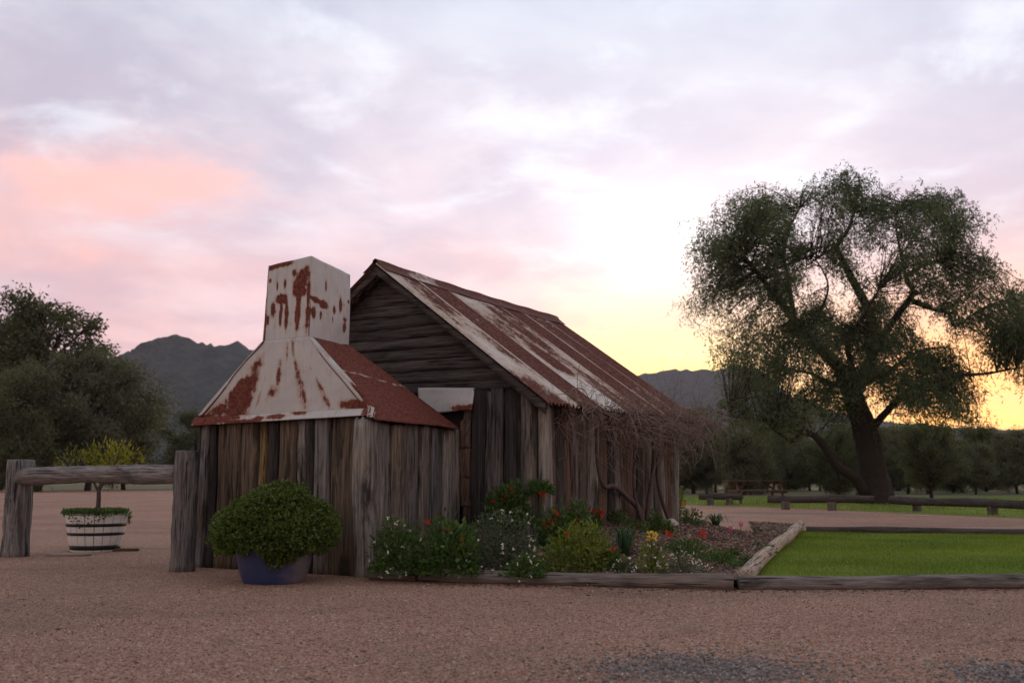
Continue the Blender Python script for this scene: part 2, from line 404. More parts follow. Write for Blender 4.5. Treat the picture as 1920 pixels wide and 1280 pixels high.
GREYST = tintmat('grey_gravel_stones', [(0, (.06, .06, .06)), (.6, (.17, .17, .17)), (1, (.34, .33, .32))])
stones('loose_gravel', 42000, in_view, .0065, PINKST, 'loose pinkish gravel stones over the yard')
def in_patch(n):
    out = []
    for (u, v, rx, ry), f in zip(PATCH[:2], (.68, .32)):
        P = ground(u, v)[:2]; k = int(n * f); out.append(P + rng.normal(0, .58, (k, 2)) * [rx, ry])
    return np.concatenate(out)
stones('grey_loose_gravel', 2200, in_patch, .010, GREYST, 'coarser blue grey gravel filling worn patches of the yard')

# ------------------------------------------------------------------ hills
m_, g, b, _ = new_mat('forested_hill')
raw = g.n('ShaderNodeTexCoord').outputs['Object']
n1 = g.noise(raw, .045, 5, .65); n2 = g.noise(raw, .006, 4)
c = g.mix(g.smooth(n1, .35, .7), (.012, .020, .018), (.045, .056, .042)); c = g.mix(g.m('MULTIPLY', g.smooth(n2, .5, .7), .5), c, (.05, .05, .045))
g.put(b.inputs['Base Color'], c); b.inputs['Roughness'].default_value = 1.0; bump(g, b, n1, 1.0, 14.0)
HILL = m_
def hill(name, prof, Y, depth, label, rough=1.0):
    """ridge whose skyline follows prof = [(u, v)...] at distance Y, with slopes before and behind it"""
    us = np.linspace(prof[0][0], prof[-1][0], 240); vs = np.interp(us, *zip(*prof))
    nz = 46; t = np.linspace(-1, 1, nz); V = []
    for u, v in zip(us, vs):
        p = atdepth(u, v, Y)
        for tt in t:
            y = Y + tt * depth; k = max(0.0, 1 - abs(tt)) ** .85
            V.append((p[0] * y / Y, y, p[2] * k - (2 if k < .02 else 0)))
    V = np.array(V); q = V / (Y * .02)
    V[:, 2] += (fbm(q, 5) - .5) * V[:, 2] * .34 * rough + (vnoise(V / (Y * .0045)) - .5) * Y * .0055 * (V[:, 2] > 5)
    tag(obj(name, V, grid_faces(240, nz), HILL, smooth=True), label, 'hill', kind='structure')
hill('hill', [(-900, 720), (-500, 690), (-100, 700), (120, 690), (220, 660), (280, 640), (330, 634), (390, 640), (440, 637), (470, 648), (520, 665), (640, 700), (800, 760), (1000, 880), (1060, 897)], 1500, 620, 'dark forested hill beyond the gum trees')
hill('hill', [(700, 880), (900, 760), (1060, 715), (1190, 701), (1270, 692), (1335, 689), (1350, 698), (1362, 690), (1420, 686), (1450, 712), (1475, 735), (1560, 770), (1700, 796), (1800, 800), (1900, 804), (2000, 790), (2300, 770), (2700, 800), (3000, 880)], 2600, 850, 'hazy purple tableland behind the spreading tree', .5)
hill('hill', [(-600, 800), (-200, 775), (150, 770), (300, 752), (400, 770), (520, 800), (700, 850), (900, 897)], 700, 260, 'low wooded rise at the foot of the dark hill')
hill('hill', [(1080, 890), (1250, 850), (1500, 838), (1700, 826), (1950, 822), (2300, 810), (2600, 880)], 900, 320, 'low wooded rise beyond the tree line')

# ------------------------------------------------------------------ the slab hut
K = 1.1538
YAW = R(29.2)
HC = ground(690, 1083)
hut = empty('slab_hut', HC, -YAW, label='old timber slab hut with rusty iron roof and a tin chimney', cat='hut')
GREYW, BROWN, DARKW, PALE, OCHRE, REDBR = (.145, .137, .128), (.112, .085, .060), (.040, .036, .034), (.215, .20, .18), (.19, .13, .05), (.115, .075, .055)
def slab_vf(wd, h, t, seed, top=0.0, rough=1.0, lean=0.0):
    """a split slab standing on z=0, face towards -y; top = how far the head rises across the width"""
    r = np.random.default_rng(seed); nx, nz = 11, 16
    xs = np.linspace(-.5, .5, nx); zs = np.linspace(0, 1, nz)
    X, Z = np.meshgrid(xs, zs, indexing='ij')
    eL = .018 * rough * (fbm(np.c_[zs * 4, np.full(nz, seed * 1.7), np.zeros(nz)], 3) - .5) * 2
    eR = .018 * rough * (fbm(np.c_[zs * 4, np.full(nz, seed * 2.3 + 9), np.zeros(nz)], 3) - .5) * 2
    wdz = np.where(X < 0, wd + 2 * eL[None] * 1, wd + 2 * eR[None])
    x = X * wdz + lean * (Z - .5)
    gro = (fbm(np.stack([X * wd * 26 + seed * 3.1, Z * 1.2 + seed, np.full_like(X, seed * .37)], -1), 3) - .5) * .030 * rough
    crown = -(1 - (2 * X) ** 2) * t * .35
    y = -t / 2 + crown * .6 + gro + .012 * rough * np.sin(Z * 3 + seed); y[0] += t * .3; y[-1] += t * .3
    z = Z * h + (X * top) * Z + (.012 * rough * r.normal(size=(nx, 1))) * (Z == 1)
    Vf = np.stack([x, y, z], -1); Vb = np.stack([x, np.full_like(x, t / 2), z], -1)
    n = nx * nz; ring = list(range(0, nz)) + [i * nz + nz - 1 for i in range(1, nx)] + [(nx - 1) * nz + j for j in range(nz - 2, -1, -1)] + [i * nz for i in range(nx - 2, 0, -1)]
    ring = np.array(ring); nxt = np.roll(ring, -1)
    F = np.concatenate([grid_faces(nx, nz), grid_faces(nx, nz, True) + n, np.stack([ring, ring + n, nxt + n, nxt], -1)])
    return np.concatenate([Vf.reshape(-1, 3), Vb.reshape(-1, 3)]), F[:, ::-1].copy()
def slab(parent, x, y, rz, wd, h, t, seed, color, z=0.0, top=0.0, rough=1.0, name='slab', lean=0.0):
    j = np.random.default_rng(seed + 99).uniform(.88, 1.14)
    V, F = slab_vf(wd, h, t, seed, top, rough, lean)
    return obj(name, V, F, WZ, parent, (x, y, z), (0, 0, rz), smooth=False, color=tuple(c * j for c in color))
# chimney walls
cwW, cwD, cwH = 1.95 * K, 1.40 * K, 1.33 * K
V, F = merge([box_vf(-cwW / 2, .13, cwH / 2 - .02, cwW - .16, .03, cwH - .06), box_vf(-.13, cwD / 2 + .05, cwH / 2 - .05, .03, cwD - .2, cwH - .12), box_vf(-cwW + .13, cwD / 2 + .05, cwH / 2 - .05, .03, cwD - .2, cwH - .12)])
chw = obj('chimney_wall', V, F, DARK, hut)
front = [(.105, GREYW), (.10, DARKW), (.16, BROWN), (.17, BROWN), (.235, BROWN), (.10, OCHRE), (.13, DARKW), (.22, BROWN), (.13, PALE), (.10, DARKW), (.18, GREYW), (.33, BROWN)]
tot = sum(f[0] for f in front); x = -cwW; sc_ = (cwW - .16) / tot
for i, (wd, cl_) in enumerate(front):
    wd *= sc_; hgt = cwH - .02 + .01 * (i % 3)
    slab(chw, x + wd / 2, .045 + .012 * ((i * 7) % 3), 0, wd - .010, hgt, .06, 11 + i, cl_, z=-.02, rough=1.0); x += wd
slab(chw, -.085, .06, 0, .19, cwH - .03, .17, 40, PALE, z=-.03, rough=1.3, name='corner_post')
slab(chw, -cwW - .03, .10, 0, .12, cwH - .03, .12, 41, DARKW, z=-.03, rough=1.3, name='corner_post', lean=.06)
side = [(.07, GREYW), (.19, GREYW), (.20, (.15, .125, .10)), (.19, GREYW), (.16, (.13, .115, .10)), (.20, (.12, .12, .12)), (.27, PALE)]
tot = sum(f[0] for f in side); y = .07; sc_ = (cwD - .07) / tot
for i, (wd, cl_) in enumerate(side):
    wd *= sc_
    slab(chw, -.045 - .012 * (i % 2), y + wd / 2, math.pi / 2, wd - .012, cwH - .07, .06, 60 + i, cl_, z=-.02); y += wd
for i in range(6):
    slab(chw, -cwW + .045, .2 + (cwD - .2) / 6 * (i + .5), -math.pi / 2, (cwD - .2) / 6 - .006, cwH - .07, .06, 75 + i, GREYW, z=-.02)

# chimney hood and stack in flat sheet iron
def panel(name, parent, P00, P10, P11, P01, rustf, mat=METAL, nu=44, nv=44, dent=.006, thick=.006, seed=0.0):
    """quad sheet with the rust amount given per vertex; corners: bottom-left, bottom-right, top-right, top-left"""
    P00, P10, P11, P01 = [np.array(p, float) for p in (P00, P10, P11, P01)]
    s, t = np.meshgrid(np.linspace(0, 1, nu), np.linspace(0, 1, nv), indexing='ij')
    S, T = s[..., None], t[..., None]
    P = P00 * (1 - S) * (1 - T) + P10 * S * (1 - T) + P11 * S * T + P01 * (1 - S) * T
    nrm = np.cross(P10 - P00, P01 - P00); nrm /= np.linalg.norm(nrm)
    P = P + nrm * ((fbm(np.stack([s * 3 + seed, t * 3, np.full_like(s, seed)], -1), 3) - .5) * dent * 4)[..., None]
    r = np.clip(rustf(s, t), 0, 1)
    V = np.concatenate([P.reshape(-1, 3), (P - nrm * thick).reshape(-1, 3)]); n = nu * nv
    ring = np.array(list(range(nv)) + [i * nv + nv - 1 for i in range(1, nu)] + [(nu - 1) * nv + j for j in range(nv - 2, -1, -1)] + [i * nv for i in range(nu - 2, 0, -1)]); nx_ = np.roll(ring, -1)
    F = np.concatenate([grid_faces(nu, nv, True), grid_faces(nu, nv) + n, np.stack([ring, nx_, nx_ + n, ring + n], -1)])
    return obj(name, V, F, mat, parent, smooth=False, attrs={'rust': np.concatenate([r.ravel(), r.ravel()])})
def blobs(lst, base=.12):
    def f(s, t):
        r = np.full(s.shape, base)
        for (cs, ct, rs, rt, k) in lst:
            wob = (fbm(np.stack([s * 7, t * 7, np.full_like(s, cs * 9)], -1), 3) - .5) * .9
            r = np.maximum(r, k * np.clip(1.35 - .75 * np.sqrt(((s - cs) / rs) ** 2 + ((t - ct) / rt) ** 2) + wob * .9, 0, 1))
        return r
    return f
xL, xR, yF, yB, zB, zT = -1.20 * K, -.69 * K, -.005, .555 * K, 1.99 * K, 2.70 * K
stack = panel('chimney_stack', hut, (xL - .01, yF, zB), (xR, yF, zB), (xR - .005, yF + .02, zT + .02), (xL + .015, yF + .02, zT - .02),
      blobs([(.80, .68, .17, .15, 1), (.76, .42, .055, .30, 1), (.97, .42, .035, .36, 1), (.36, .53, .13, .045, 1), (.17, .42, .045, .09, .95), (.36, .32, .035, .16, .9), (.50, .30, .045, .17, 1), (.22, .97, .28, .035, 1), (.42, .72, .02, .05, .9), (.24, .70, .015, .05, .9), (.62, .83, .05, .05, .8), (.03, .2, .02, .3, .8), (.06, .8, .03, .03, .9), (.08, .28, .02, .06, .9)]))
panel('stack_side', stack, (xR, yF, zB), (xR, yB, zB - .02), (xR, yB, zT - .06), (xR - .005, yF + .02, zT + .02),
      blobs([(.15, .49, .14, .035, 1), (.33, .46, .09, .04, 1), (.75, .52, .03, .11, 1), (.60, .43, .04, .05, 1), (.10, .33, .05, .06, .95), (.28, .32, .02, .05, .8), (.86, .25, .035, .06, 1), (.38, .72, .02, .07, .8), (.56, .30, .02, .06, .8), (.86, .36, .05, .03, .8), (.02, .25, .015, .3, .9), (.95, .62, .02, .02, .8)], .10), seed=3.0)
panel('stack_side', stack, (xL, yB, zB), (xL - .01, yF, zB), (xL + .015, yF + .02, zT - .02), (xL + .01, yB, zT - .05), blobs([(.8, .5, .3, .3, .8)]), nu=16, nv=16)
panel('stack_back', stack, (xR, yB, zB), (xL, yB, zB), (xL + .01, yB, zT - .05), (xR, yB, zT - .06), blobs([(.5, .5, .3, .4, .8)]), nu=16, nv=16)
eL_, eR_, zE = -cwW - .05, .03, 1.34 * K
hood = panel('chimney_hood', hut, (eL_, -.012, zE), (eR_, -.012, zE), (xR + .012, -.012, zB + .01), (xL - .02, -.012, zB + .01),
      blobs([(.20, .33, .075, .32, 1), (.25, .15, .05, .2, 1), (.12, .1, .06, .08, .9), (.47, .52, 0.0204, .17, .62), (.445, .30, .03, .07, .8), (.64, .55, 0.0272, .42, .62), (.655, .30, 0.023799999999999998, .2, .62), (.79, .25, 0.0204, .28, .62), (.93, .08, .06, .06, 1), (.35, .25, .008, .2, .6), (.55, .85, .03, .12, .6), (.05, .02, .1, .02, .9)], .10), nu=90, nv=40, seed=5.0)
panel('hood_strip', hood, (eL_ - .01, -.062, zE - .085), (eR_ + .005, -.062, zE - .045), (eR_ + .005, -.026, zE + .03), (eL_ - .01, -.026, zE + .005),
      blobs([(.10, .5, .17, .6, 1), (.30, .1, .12, .2, .9), (.5, .5, .06, .35, .8), (.62, .8, .04, .25, .85), (.97, .4, .02, .7, .8), (.4, .3, .03, .3, .9)], .15), nu=90, nv=8, seed=6.0)
full = lambda s, t: np.full(s.shape, .86) - .50 * ((t > .80) & (s < .12)) - .38 * (np.abs(t - .62 + .12 * s) < .012)
zEs = 1.27 * K
panel('hood_sheet', hood, (eR_ + .04, -.03, zEs), (eR_ + .04, cwD - .14, zEs - .02), (xR, yB, zB + .005), (xR, -.02, zB + .012), full, seed=8.0, dent=.010)
panel('hood_sheet', hood, (eL_ - .03, cwD - .14, zEs), (eL_ - .03, -.03, zEs), (xL, -.02, zB + .012), (xL, yB, zB + .005), full, seed=9.0, dent=.010)
panel('hood_sheet', hood, (eR_ + .04, cwD - .145, zEs - .02), (eL_ - .03, cwD - .145, zEs), (xL, yB, zB + .004), (xR, yB, zB + .004), full, seed=10.0)
panel('hood_flashing', hood, (eR_ - .03, -.066, zE - .06), (eR_ + .055, -.066, zE - .07), (eR_ + .05, -.034, zE + .02), (eR_ - .03, -.034, zE + .05), blobs([(.2, .5, .1, .8, .9), (.9, .5, .1, .9, .9)], .2), nu=12, nv=12)
panel('hip_flashing', hood, (eR_ - .02, -.016, zE + .02), (eR_ + .035, .02, zE + .005), (xR + .04, .03, zB + .005), (xR - .01, -.016, zB + .02), blobs([(.5, .1, .6, .25, .9), (.5, .75, .5, .1, .4)], .22), nu=10, nv=40)
panel('back_flashing', hood, (-.50, cwD - .10, 1.40 * K), (.165 * K, cwD - .10, 1.425 * K), (.165 * K, cwD - .05, 1.63 * K), (-.55, cwD - .05, 1.66 * K), blobs([(.85, .1, .2, .15, .9)], .1), nu=24, nv=16)
# gable wall
gA = cwD; apB, apZ = -.905 * K, 2.90 * K; eB, eZ = .945 * K, 1.50 * K; slope = (apZ - eZ) / (eB - apB)
wR = .84 * K; wL = 2 * apB - wR; aBk = 4.78 * K; wallH = 1.58 * K
def rz_at(x): return apZ - .05 - slope * abs(x - apB)
V = np.array([[wL + .1, gA + .07, 0], [wR - .1, gA + .07, 0], [wR - .1, gA + .07, rz_at(wR) - .1], [apB, gA + .07, apZ - .16], [wL + .1, gA + .07, rz_at(wL) - .1]])
V = np.concatenate([V, V + [0, .03, 0]]); F = [(0, 1, 2, 3, 4), (9, 8, 7, 6, 5)] + [(i, i + 5, (i + 1) % 5 + 5, (i + 1) % 5) for i in range(5)]
gab = obj('gable_wall', V, F, DARK, hut)
nb = 11; z0, z1 = 1.60 * K, 2.84 * K
for i in range(nb):
    zb = z0 + (z1 - z0) * i / nb; zt = zb + (z1 - z0) / nb - .002
    def ends(z): h_ = (apZ - .06 - z) / slope; return max(wL - .02, apB - h_), min(wR - .02, apB + h_)
    nl = 22; bl, br = ends(zb); tl, tr = ends(min(zt, apZ - .08)); s = np.linspace(0, 1, nl)
    wob = (fbm(np.c_[s * 5 + i * 3.3, np.full(nl, i * 2.2), np.zeros(nl)], 3) - .5) * .045
    xb = bl + (br - bl) * s; xt = tl + (tr - tl) * s
    rows = [np.c_[xt, np.full(nl, gA + .022), np.full(nl, zt)], np.c_[xt * .5 + xb * .5, np.full(nl, gA + .017) + wob * .1, np.full(nl, (zt + zb) / 2)], np.c_[xb, np.full(nl, gA + .012) + wob * .2, zb + wob * .7], np.c_[xb, np.full(nl, gA + .034), zb + wob * .7], np.c_[xt, np.full(nl, gA + .036), np.full(nl, zt)], np.c_[xt, np.full(nl, gA + .022), np.full(nl, zt)]]
    V = np.stack(rows, 0).reshape(-1, 3); F = grid_faces(6, nl, True)
    j = rng.uniform(.75, 1.25)
    obj('weatherboard', V, F, WX, gab, color=(.085 * j, .079 * j, .075 * j))
for i, (x0, x1, cl_) in enumerate([(wL, -2.55, DARKW), (-2.55, -2.2, GREYW), (.02, .14, (.10, .085, .07)), (.14, .31, DARKW), (.31, .53, (.085, .078, .072)), (.53, .76, DARKW)]):
    slab(gab, (x0 + x1) / 2, gA + .02 - .03 * (i >= 3), 0, x1 - x0 - .006, z0 + .03 - (.02 if i > 2 else 0), .07, 120 + i, cl_, rough=1.5)
for k in range(3):     # short boards seen in the nook beside the chimney
    slab(gab, .075, gA - .035, 0, .13, .30, .03, 140 + k, REDBR, z=.62 + .31 * k, name='nook_board')
slab(gab, .845, gA - .02, 0, .16, wallH + .04, .15, 131, (.17, .15, .13), z=-.02, rough=1.2, name='corner_post')
slab(gab, wR + .02, gA + .05, .4, .14, wallH + .02, .14, 132, PALE, z=-.02, rough=1.2, name='corner_post')
# long walls
V, F = merge([box_vf(wR - .12, (gA + aBk) / 2, wallH / 2, .03, aBk - gA - .1, wallH)]); sw = obj('side_wall', V, F, DARK, hut)
y = gA + .13; i = 0
cols = [REDBR, DARKW, REDBR, GREYW, (.10, .08, .068), PALE, REDBR, DARKW, GREYW, REDBR]
while y < aBk - .12:
    wd = rng.uniform(.15, .30); wd = min(wd, aBk - .08 - y)
    slab(sw, wR - .03 + .012 * (i % 3), y + wd / 2, math.pi / 2, wd - .012, wallH - .01, .07, 160 + i, cols[i % 10], z=-.02, rough=1.5); y += wd; i += 1
slab(sw, wR, aBk - .04, math.pi / 2, .14, wallH + .02, .14, 190, PALE, z=-.02, rough=1.2, name='corner_post')
V, F = merge([box_vf(wL + .12, (gA + aBk) / 2, wallH / 2, .03, aBk - gA - .1, wallH)]); swl = obj('side_wall', V, F, DARK, hut)
for i in range(14):
    wd = (aBk - gA) / 14; slab(swl, wL + .03, gA + wd * (i + .5), -math.pi / 2, wd - .006, wallH - .01, .07, 200 + i, GREYW, z=-.02, rough=1.4)
V, F = merge([box_vf((wL + wR) / 2, aBk - .06, wallH / 2, wR - wL - .2, .03, wallH)]); bw = obj('back_wall', V, F, DARK, hut)
for i in range(14):
    wd = (wR - wL) / 14; slab(bw, wL + wd * (i + .5), aBk - .02, math.pi, wd - .006, wallH - .01 , .07, 220 + i, GREYW, z=-.02, rough=1.4)
Vg_ = np.array([[wL, aBk, wallH - .03], [wR, aBk, wallH - .03], [apB, aBk, apZ - .12]]); Vg_ = np.concatenate([Vg_, Vg_ + [0, .03, 0]])
obj('gable_boarding', Vg_, [(0, 1, 2), (5, 4, 3), (0, 3, 4, 1), (1, 4, 5, 2), (2, 5, 3, 0)], DARK, bw)

# roof
a0, a1 = 1.22 * K, 5.20 * K
roof_parts = []
for xx in (apB + .25, (apB + eB) / 2, eB - .12):
    for sgn in (1, -1):
        x_ = apB + sgn * (xx - apB); roof_parts.append(box_vf(x_, (a0 + a1) / 2 + .05, rz_at(x_) - .055, .06, a1 - a0 - .16, .05))
V, F = merge(roof_parts); roof = obj('roof', V, F, DARK, hut)
def roof_sheet(sgn, ya, yb, lift, rust_amt, seed, nw=9):
    nc, nr = nw * 6 + 1, 26
    s, t = np.meshgrid(np.linspace(0, 1, nc), np.linspace(0, 1, nr), indexing='ij')     # s along ridge, t down the slope
    rag = (np.random.default_rng(seed).normal(size=(nc, 1)) * .006) * (t == 1)
    L = eB + .085 - apB
    x = apB + sgn * (.012 + t * (L + rag)); y_ = ya + (yb - ya) * s
    zr = apZ - slope * np.abs(x - apB) + .085 * t * (y_ - a0) / (a1 - a0) - .022 * np.sin(np.clip((y_ - a0) / (a1 - a0), 0, 1) * np.pi) * (1 - t)
    z = zr + lift + 0.021 * np.sin(s * nw * 2 * np.pi) + (fbm(np.stack([s * 1.5 + seed, t * 3, np.zeros_like(s)], -1), 2) - .5) * .018
    n = nc * nr; V = np.stack([x, y_, z], -1).reshape(-1, 3)
    r = rust_amt(s, t, seed)
    return obj('roof_sheet', V, grid_faces(nc, nr, sgn > 0), ROOFM, roof, smooth=True, attrs={'rust': np.clip(r, 0, 1).ravel()})
def rusty(lo, hi, edge=.0):
    def f(s, t, seed):
        n = fbm(np.stack([s * 2.2 + seed * 3.7, t * 3.2 + seed, np.full_like(s, seed)], -1), 4)
        return lo + (hi - lo) * n * 1.25 + edge * (s < .10)
    return f
mostly = rusty(.55, .85, -.35); bare = rusty(-.15, .62); mixed = rusty(.05, .85)
def first(s, t, seed): return rusty(-.05, .72)(s, t, seed) + .18 * (t < .35) * (s > .3) + .15 * (t > .96)
def third(s, t, seed): return rusty(-.05, .60)(s, t, seed) + .30 * np.exp(-((t - .62) / .12) ** 2) * (s > .25) - .2 * (t > .72) + .2 * (t > .97)
amts = [first, mostly, third, mixed, mostly, rusty(.35, .85, -.25), mostly]
nS = 7; stp = (a1 - a0) / nS
for i in range(nS):
    roof_sheet(1, a0 + stp * i - .02, a0 + stp * (i + 1) + .02, .004 * (i % 2), amts[i], 3 + i)
    roof_sheet(-1, a0 + stp * i - .02, a0 + stp * (i + 1) + .02, .004 * (i % 2), [mixed, mostly, bare][i % 3], 23 + i)
# ridge cap: roll and two flanges
prof_ = [(-.17, -.115), (-.10, -.062), (-.035, -.005), (-.03, .02), (0, .038), (.03, .02), (.035, -.005), (.10, -.062), (.17, -.115)]
ny = 60; ys = np.linspace(a0 - .02, a1 + .02, ny)
sag = -.022 * np.sin(np.linspace(0, 1, ny) * np.pi)
V = np.array([[apB + px, yy, apZ + .022 + pz * slope / .757 * 1.0 + sg + .004 * math.sin(yy * 9)] for yy, sg in zip(ys, sag) for px, pz in prof_])
rr_ = np.clip(.30 + .75 * fbm(np.c_[V[:, 1] * 1.3, V[:, 0] * 2, np.zeros(len(V))], 4), 0, 1)
obj('ridge_cap', V, grid_faces(ny, 9), ROOFM, roof, smooth=True, attrs={'rust': rr_})
for sgn in (1, -1):
    for yy, nm in ((a0 + .03, 'barge_board'), (a1 - .03, 'barge_board')):
        L = eB + .03 - apB; V = []
        for q in np.linspace(0.0, 1, 14):
            for dz_ in (-.03, -.13 + .02 * math.sin(q * 5)):
                for dy_ in (-.012, .012): V.append((apB + sgn * q * L, yy + dy_, apZ - slope * q * L + dz_))
        V = np.array(V).reshape(14, 4, 3)[:, [0, 1, 3, 2]].reshape(-1, 3)
        obj(nm, V, grid_faces(14, 4, sgn < 0, closed=True), WX, roof, color=(.075, .066, .06))
for yy in np.linspace(a0 + .25, a1 - .2, 6):
    for sgn in (1, -1):
        P = [(apB + sgn * .03, yy, apZ - .10), (eB * sgn + (apB * 2 if sgn < 0 else 0), yy, eZ - .06)]
        V, F = tube(P, .035, 6); obj('rafter', V, F, DARK, roof)

# ------------------------------------------------------------------ climbing vine, bare in winter
BARK = plain('vine_bark', (.085, .062, .052), .9, .5, 30)
TWIG = plain('dry_vine_twigs', (.22, .155, .13), .85, .6, 6)
vine = empty('climbing_vine', HC, -YAW, label='leafless climbing vine tangled along the eave of the hut', cat='vine')
def hutpts(l): return np.array(l, float) * K
trunks = [[(.97, 3.55, .1), (.95, 3.45, .45), (.93, 3.1, .62), (.95, 2.75, .72), (.98, 2.45, .72), (.96, 2.35, .95), (.98, 2.3, 1.3)],
          [(.97, 3.6, .1), (.95, 3.7, .5), (.96, 3.85, .9), (1.0, 3.75, 1.25), (1.05, 3.5, 1.5)],
          [(1.0, 4.5, .1), (.97, 4.1, .5), (.96, 3.95, .95), (.98, 4.25, 1.2), (1.05, 4.5, 1.5)],
          [(.98, 3.58, .15), (.96, 3.3, .6), (.94, 3.35, 1.0), (1.0, 3.2, 1.45)]]
for i, t_ in enumerate(trunks):
    P = bezier(hutpts(t_), 24); V, F = tube(P, np.linspace(.042, .016, len(P)) * (1 - .25 * (i > 1)), 7, rr=.12); obj('stem', V, F, BARK, vine, smooth=True)
tw = []
def twig(p, dvec, L, r0, curl=.5, drop=.25, n=9):
    P = [np.array(p)]; dv = unit(np.array(dvec, float)); ax = unit(rng.normal(size=3)) * curl
    for k in range(n):
        dv = unit(dv + np.cross(ax, dv) * .35 + rng.normal(0, .16, 3) + np.array([0, 0, -drop * k / n])); P.append(P[-1] + dv * L / n)
    P = np.array(P); P[:, 0] = np.maximum(P[:, 0], np.where(P[:, 1] < aBk + .2, np.where(P[:, 2] < 1.45 * K, wR + .03, -9), -9))
    tw.append(tube(P, np.linspace(r0, r0 * .35, len(P)), 4, cap=False)); return P
for i in range(560):
    yy = (1.5 + 3.75 * rng.beta(1.35, 1.1)) * K; p = (rng.uniform(.93, 1.16) * K, yy, rng.normal(1.40, .085) * K)
    dv = (rng.normal(.08, .40), rng.normal(-.05, 1.1), rng.normal(.0, .40))
    P = twig(p, dv, rng.uniform(.22, .80), rng.choice([.003, .0045, .006, .010], p=[.45, .3, .18, .07]), rng.normal(0, .9), .30)
    if rng.random() < .5:
        q = P[rng.integers(3, 8)]; twig(q, rng.normal(size=3) + [.2, .2, 0], rng.uniform(.2, .6), .0026, .6, .2, 6)
for i in range(22):     # long arching runners past the back corner
    p = (rng.uniform(1.0, 1.3) * K, rng.uniform(4.3, 5.4) * K, rng.normal(1.5, .1) * K)
    twig(p, (rng.normal(.75, .4), rng.normal(.45, .5), rng.normal(.15, .45)), rng.uniform(.4, 1.0), .0042, rng.normal(0, .4), .55, 12)
for i in range(34):     # upright whips above the eave
    p = (rng.uniform(.9, 1.25) * K, rng.uniform(3.6, 5.6) * K, 1.55 * K)
    twig(p, (rng.normal(.1, .3), rng.normal(.15, .4), 1), rng.uniform(.4, .85), .0032, rng.normal(0, .3), .1, 8)
for i in range(46):     # strands hanging on the wall and the gable corner
    yy = rng.uniform(1.3, 4.7) * K; p = ((.93 if yy > 1.45 * K else .75) * K + .03, yy, rng.uniform(1.0, 1.45) * K)
    twig(p, (rng.normal(.12, .15), rng.normal(0, .6), -.6), rng.uniform(.4, .9), .003, rng.normal(0, .8), .2, 8)
V, F = merge(tw); tg = obj('twigs', V, F, TWIG, vine, kind='stuff')

# ------------------------------------------------------------------ hitching rail
def post_vf(r, h, seed, top_round=.02, rr=.05, sides=14):
    z = np.r_[np.linspace(-.05, h - top_round, 12), h - top_round * .3, h]; rad = np.r_[np.full(12, r), r * .96, r * .80] * (1 + .03 * np.sin(np.arange(14) * 1.3 + seed))
    rad[:4] *= np.linspace(1.05, 1.0, 4)
    V, F = tube(np.c_[np.zeros(14), np.zeros(14), z], rad, sides, rr=rr); return V, F
pL, pR = ground(28, 1043), ground(341, 1071)
hr = empty('hitching_rail', (pL + pR) / 2, label='grey timber hitching rail with two thick round posts beside the hut', cat='rail')
mid = (pL + pR) / 2
for P, h_, r_, s_, cl_ in ((pL, 1.14, .155, 1, (.17, .165, .16)), (pR, 1.19, .120, 2, (.12, .115, .11))):
    V, F = post_vf(r_, h_, s_); obj('post', V, F, WZ, hr, tuple(P - mid), color=cl_, smooth=True)
dv = pR - pL; L = np.linalg.norm(dv); ang = math.atan2(dv[1], dv[0])
xs = np.linspace(.04, L - .06, 16); V, F = tube(np.c_[xs, -.03 + .01 * np.sin(xs * 2), .93 + .012 * np.sin(xs * 1.4) + xs * .012], .098 + .006 * np.sin(xs * 3), 14, rr=.05)
obj('rail', V, F, WX, hr, tuple(pL - mid + np.array([0, 0, 0])), (0, 0, ang), smooth=True, color=(.185, .17, .165))

# ------------------------------------------------------------------ edging logs
def log(name, A, B, r0, r1, color, label, seed, dz=0.0, group='log edging around the beds'):
    A = np.array(A, float); B = np.array(B, float); dv = B - A; L = np.linalg.norm(dv[:2]); n = 26
    xs = np.linspace(0, L, n); rad = np.interp(xs, [0, L], [r0, r1]) * (1 + .05 * (fbm(np.c_[xs * 2.5, np.full(n, seed), np.zeros(n)], 3) - .5) * 2)
    V, F = tube(np.c_[xs, .015 * np.sin(xs * 1.1 + seed), rad * .80 + dz + .008 * np.sin(xs * 2.1 + seed)], rad, 14, rr=.035)
    o = obj(name, V, F, WLOG, None, (A[0], A[1], 0), (0, 0, math.atan2(dv[1], dv[0])), smooth=True, color=color); tag(o, label, 'log', group); return o
gA0, gAB, gBC = ground(688, 1089), ground(783, 1092), ground(1384, 1107)
log('edging_log', gA0 + [.02, .06, 0], gAB + [-.015, .06, 0], .045, .062, (.12, .095, .085), 'short dark tapering edging log against the chimney corner post', 1)
log('edging_log', gAB + [.012, .06, 0], gBC + [-.02, .065, 0], .066, .068, (.17, .145, .13), 'long weathered log edging the front of the flower bed', 2)
log('edging_log', gBC + [.015, .065, 0], ground(2250, 1103) + [0, .06, 0], .066, .062, (.17, .155, .145), 'long grey log edging the front of the small lawn', 3)
log('edging_log', gBC + [.06, .20, 0], ground(1505, 994) + [-.03, .0, 0], .070, .085, (.36, .29, .22), 'pale log with peeling bark between flower bed and lawn', 4, .03)
log('edging_log', ground(1512, 999), ground(2300, 1009), .065, .065, (.07, .06, .055), 'dark log along the far side of the small lawn', 5)

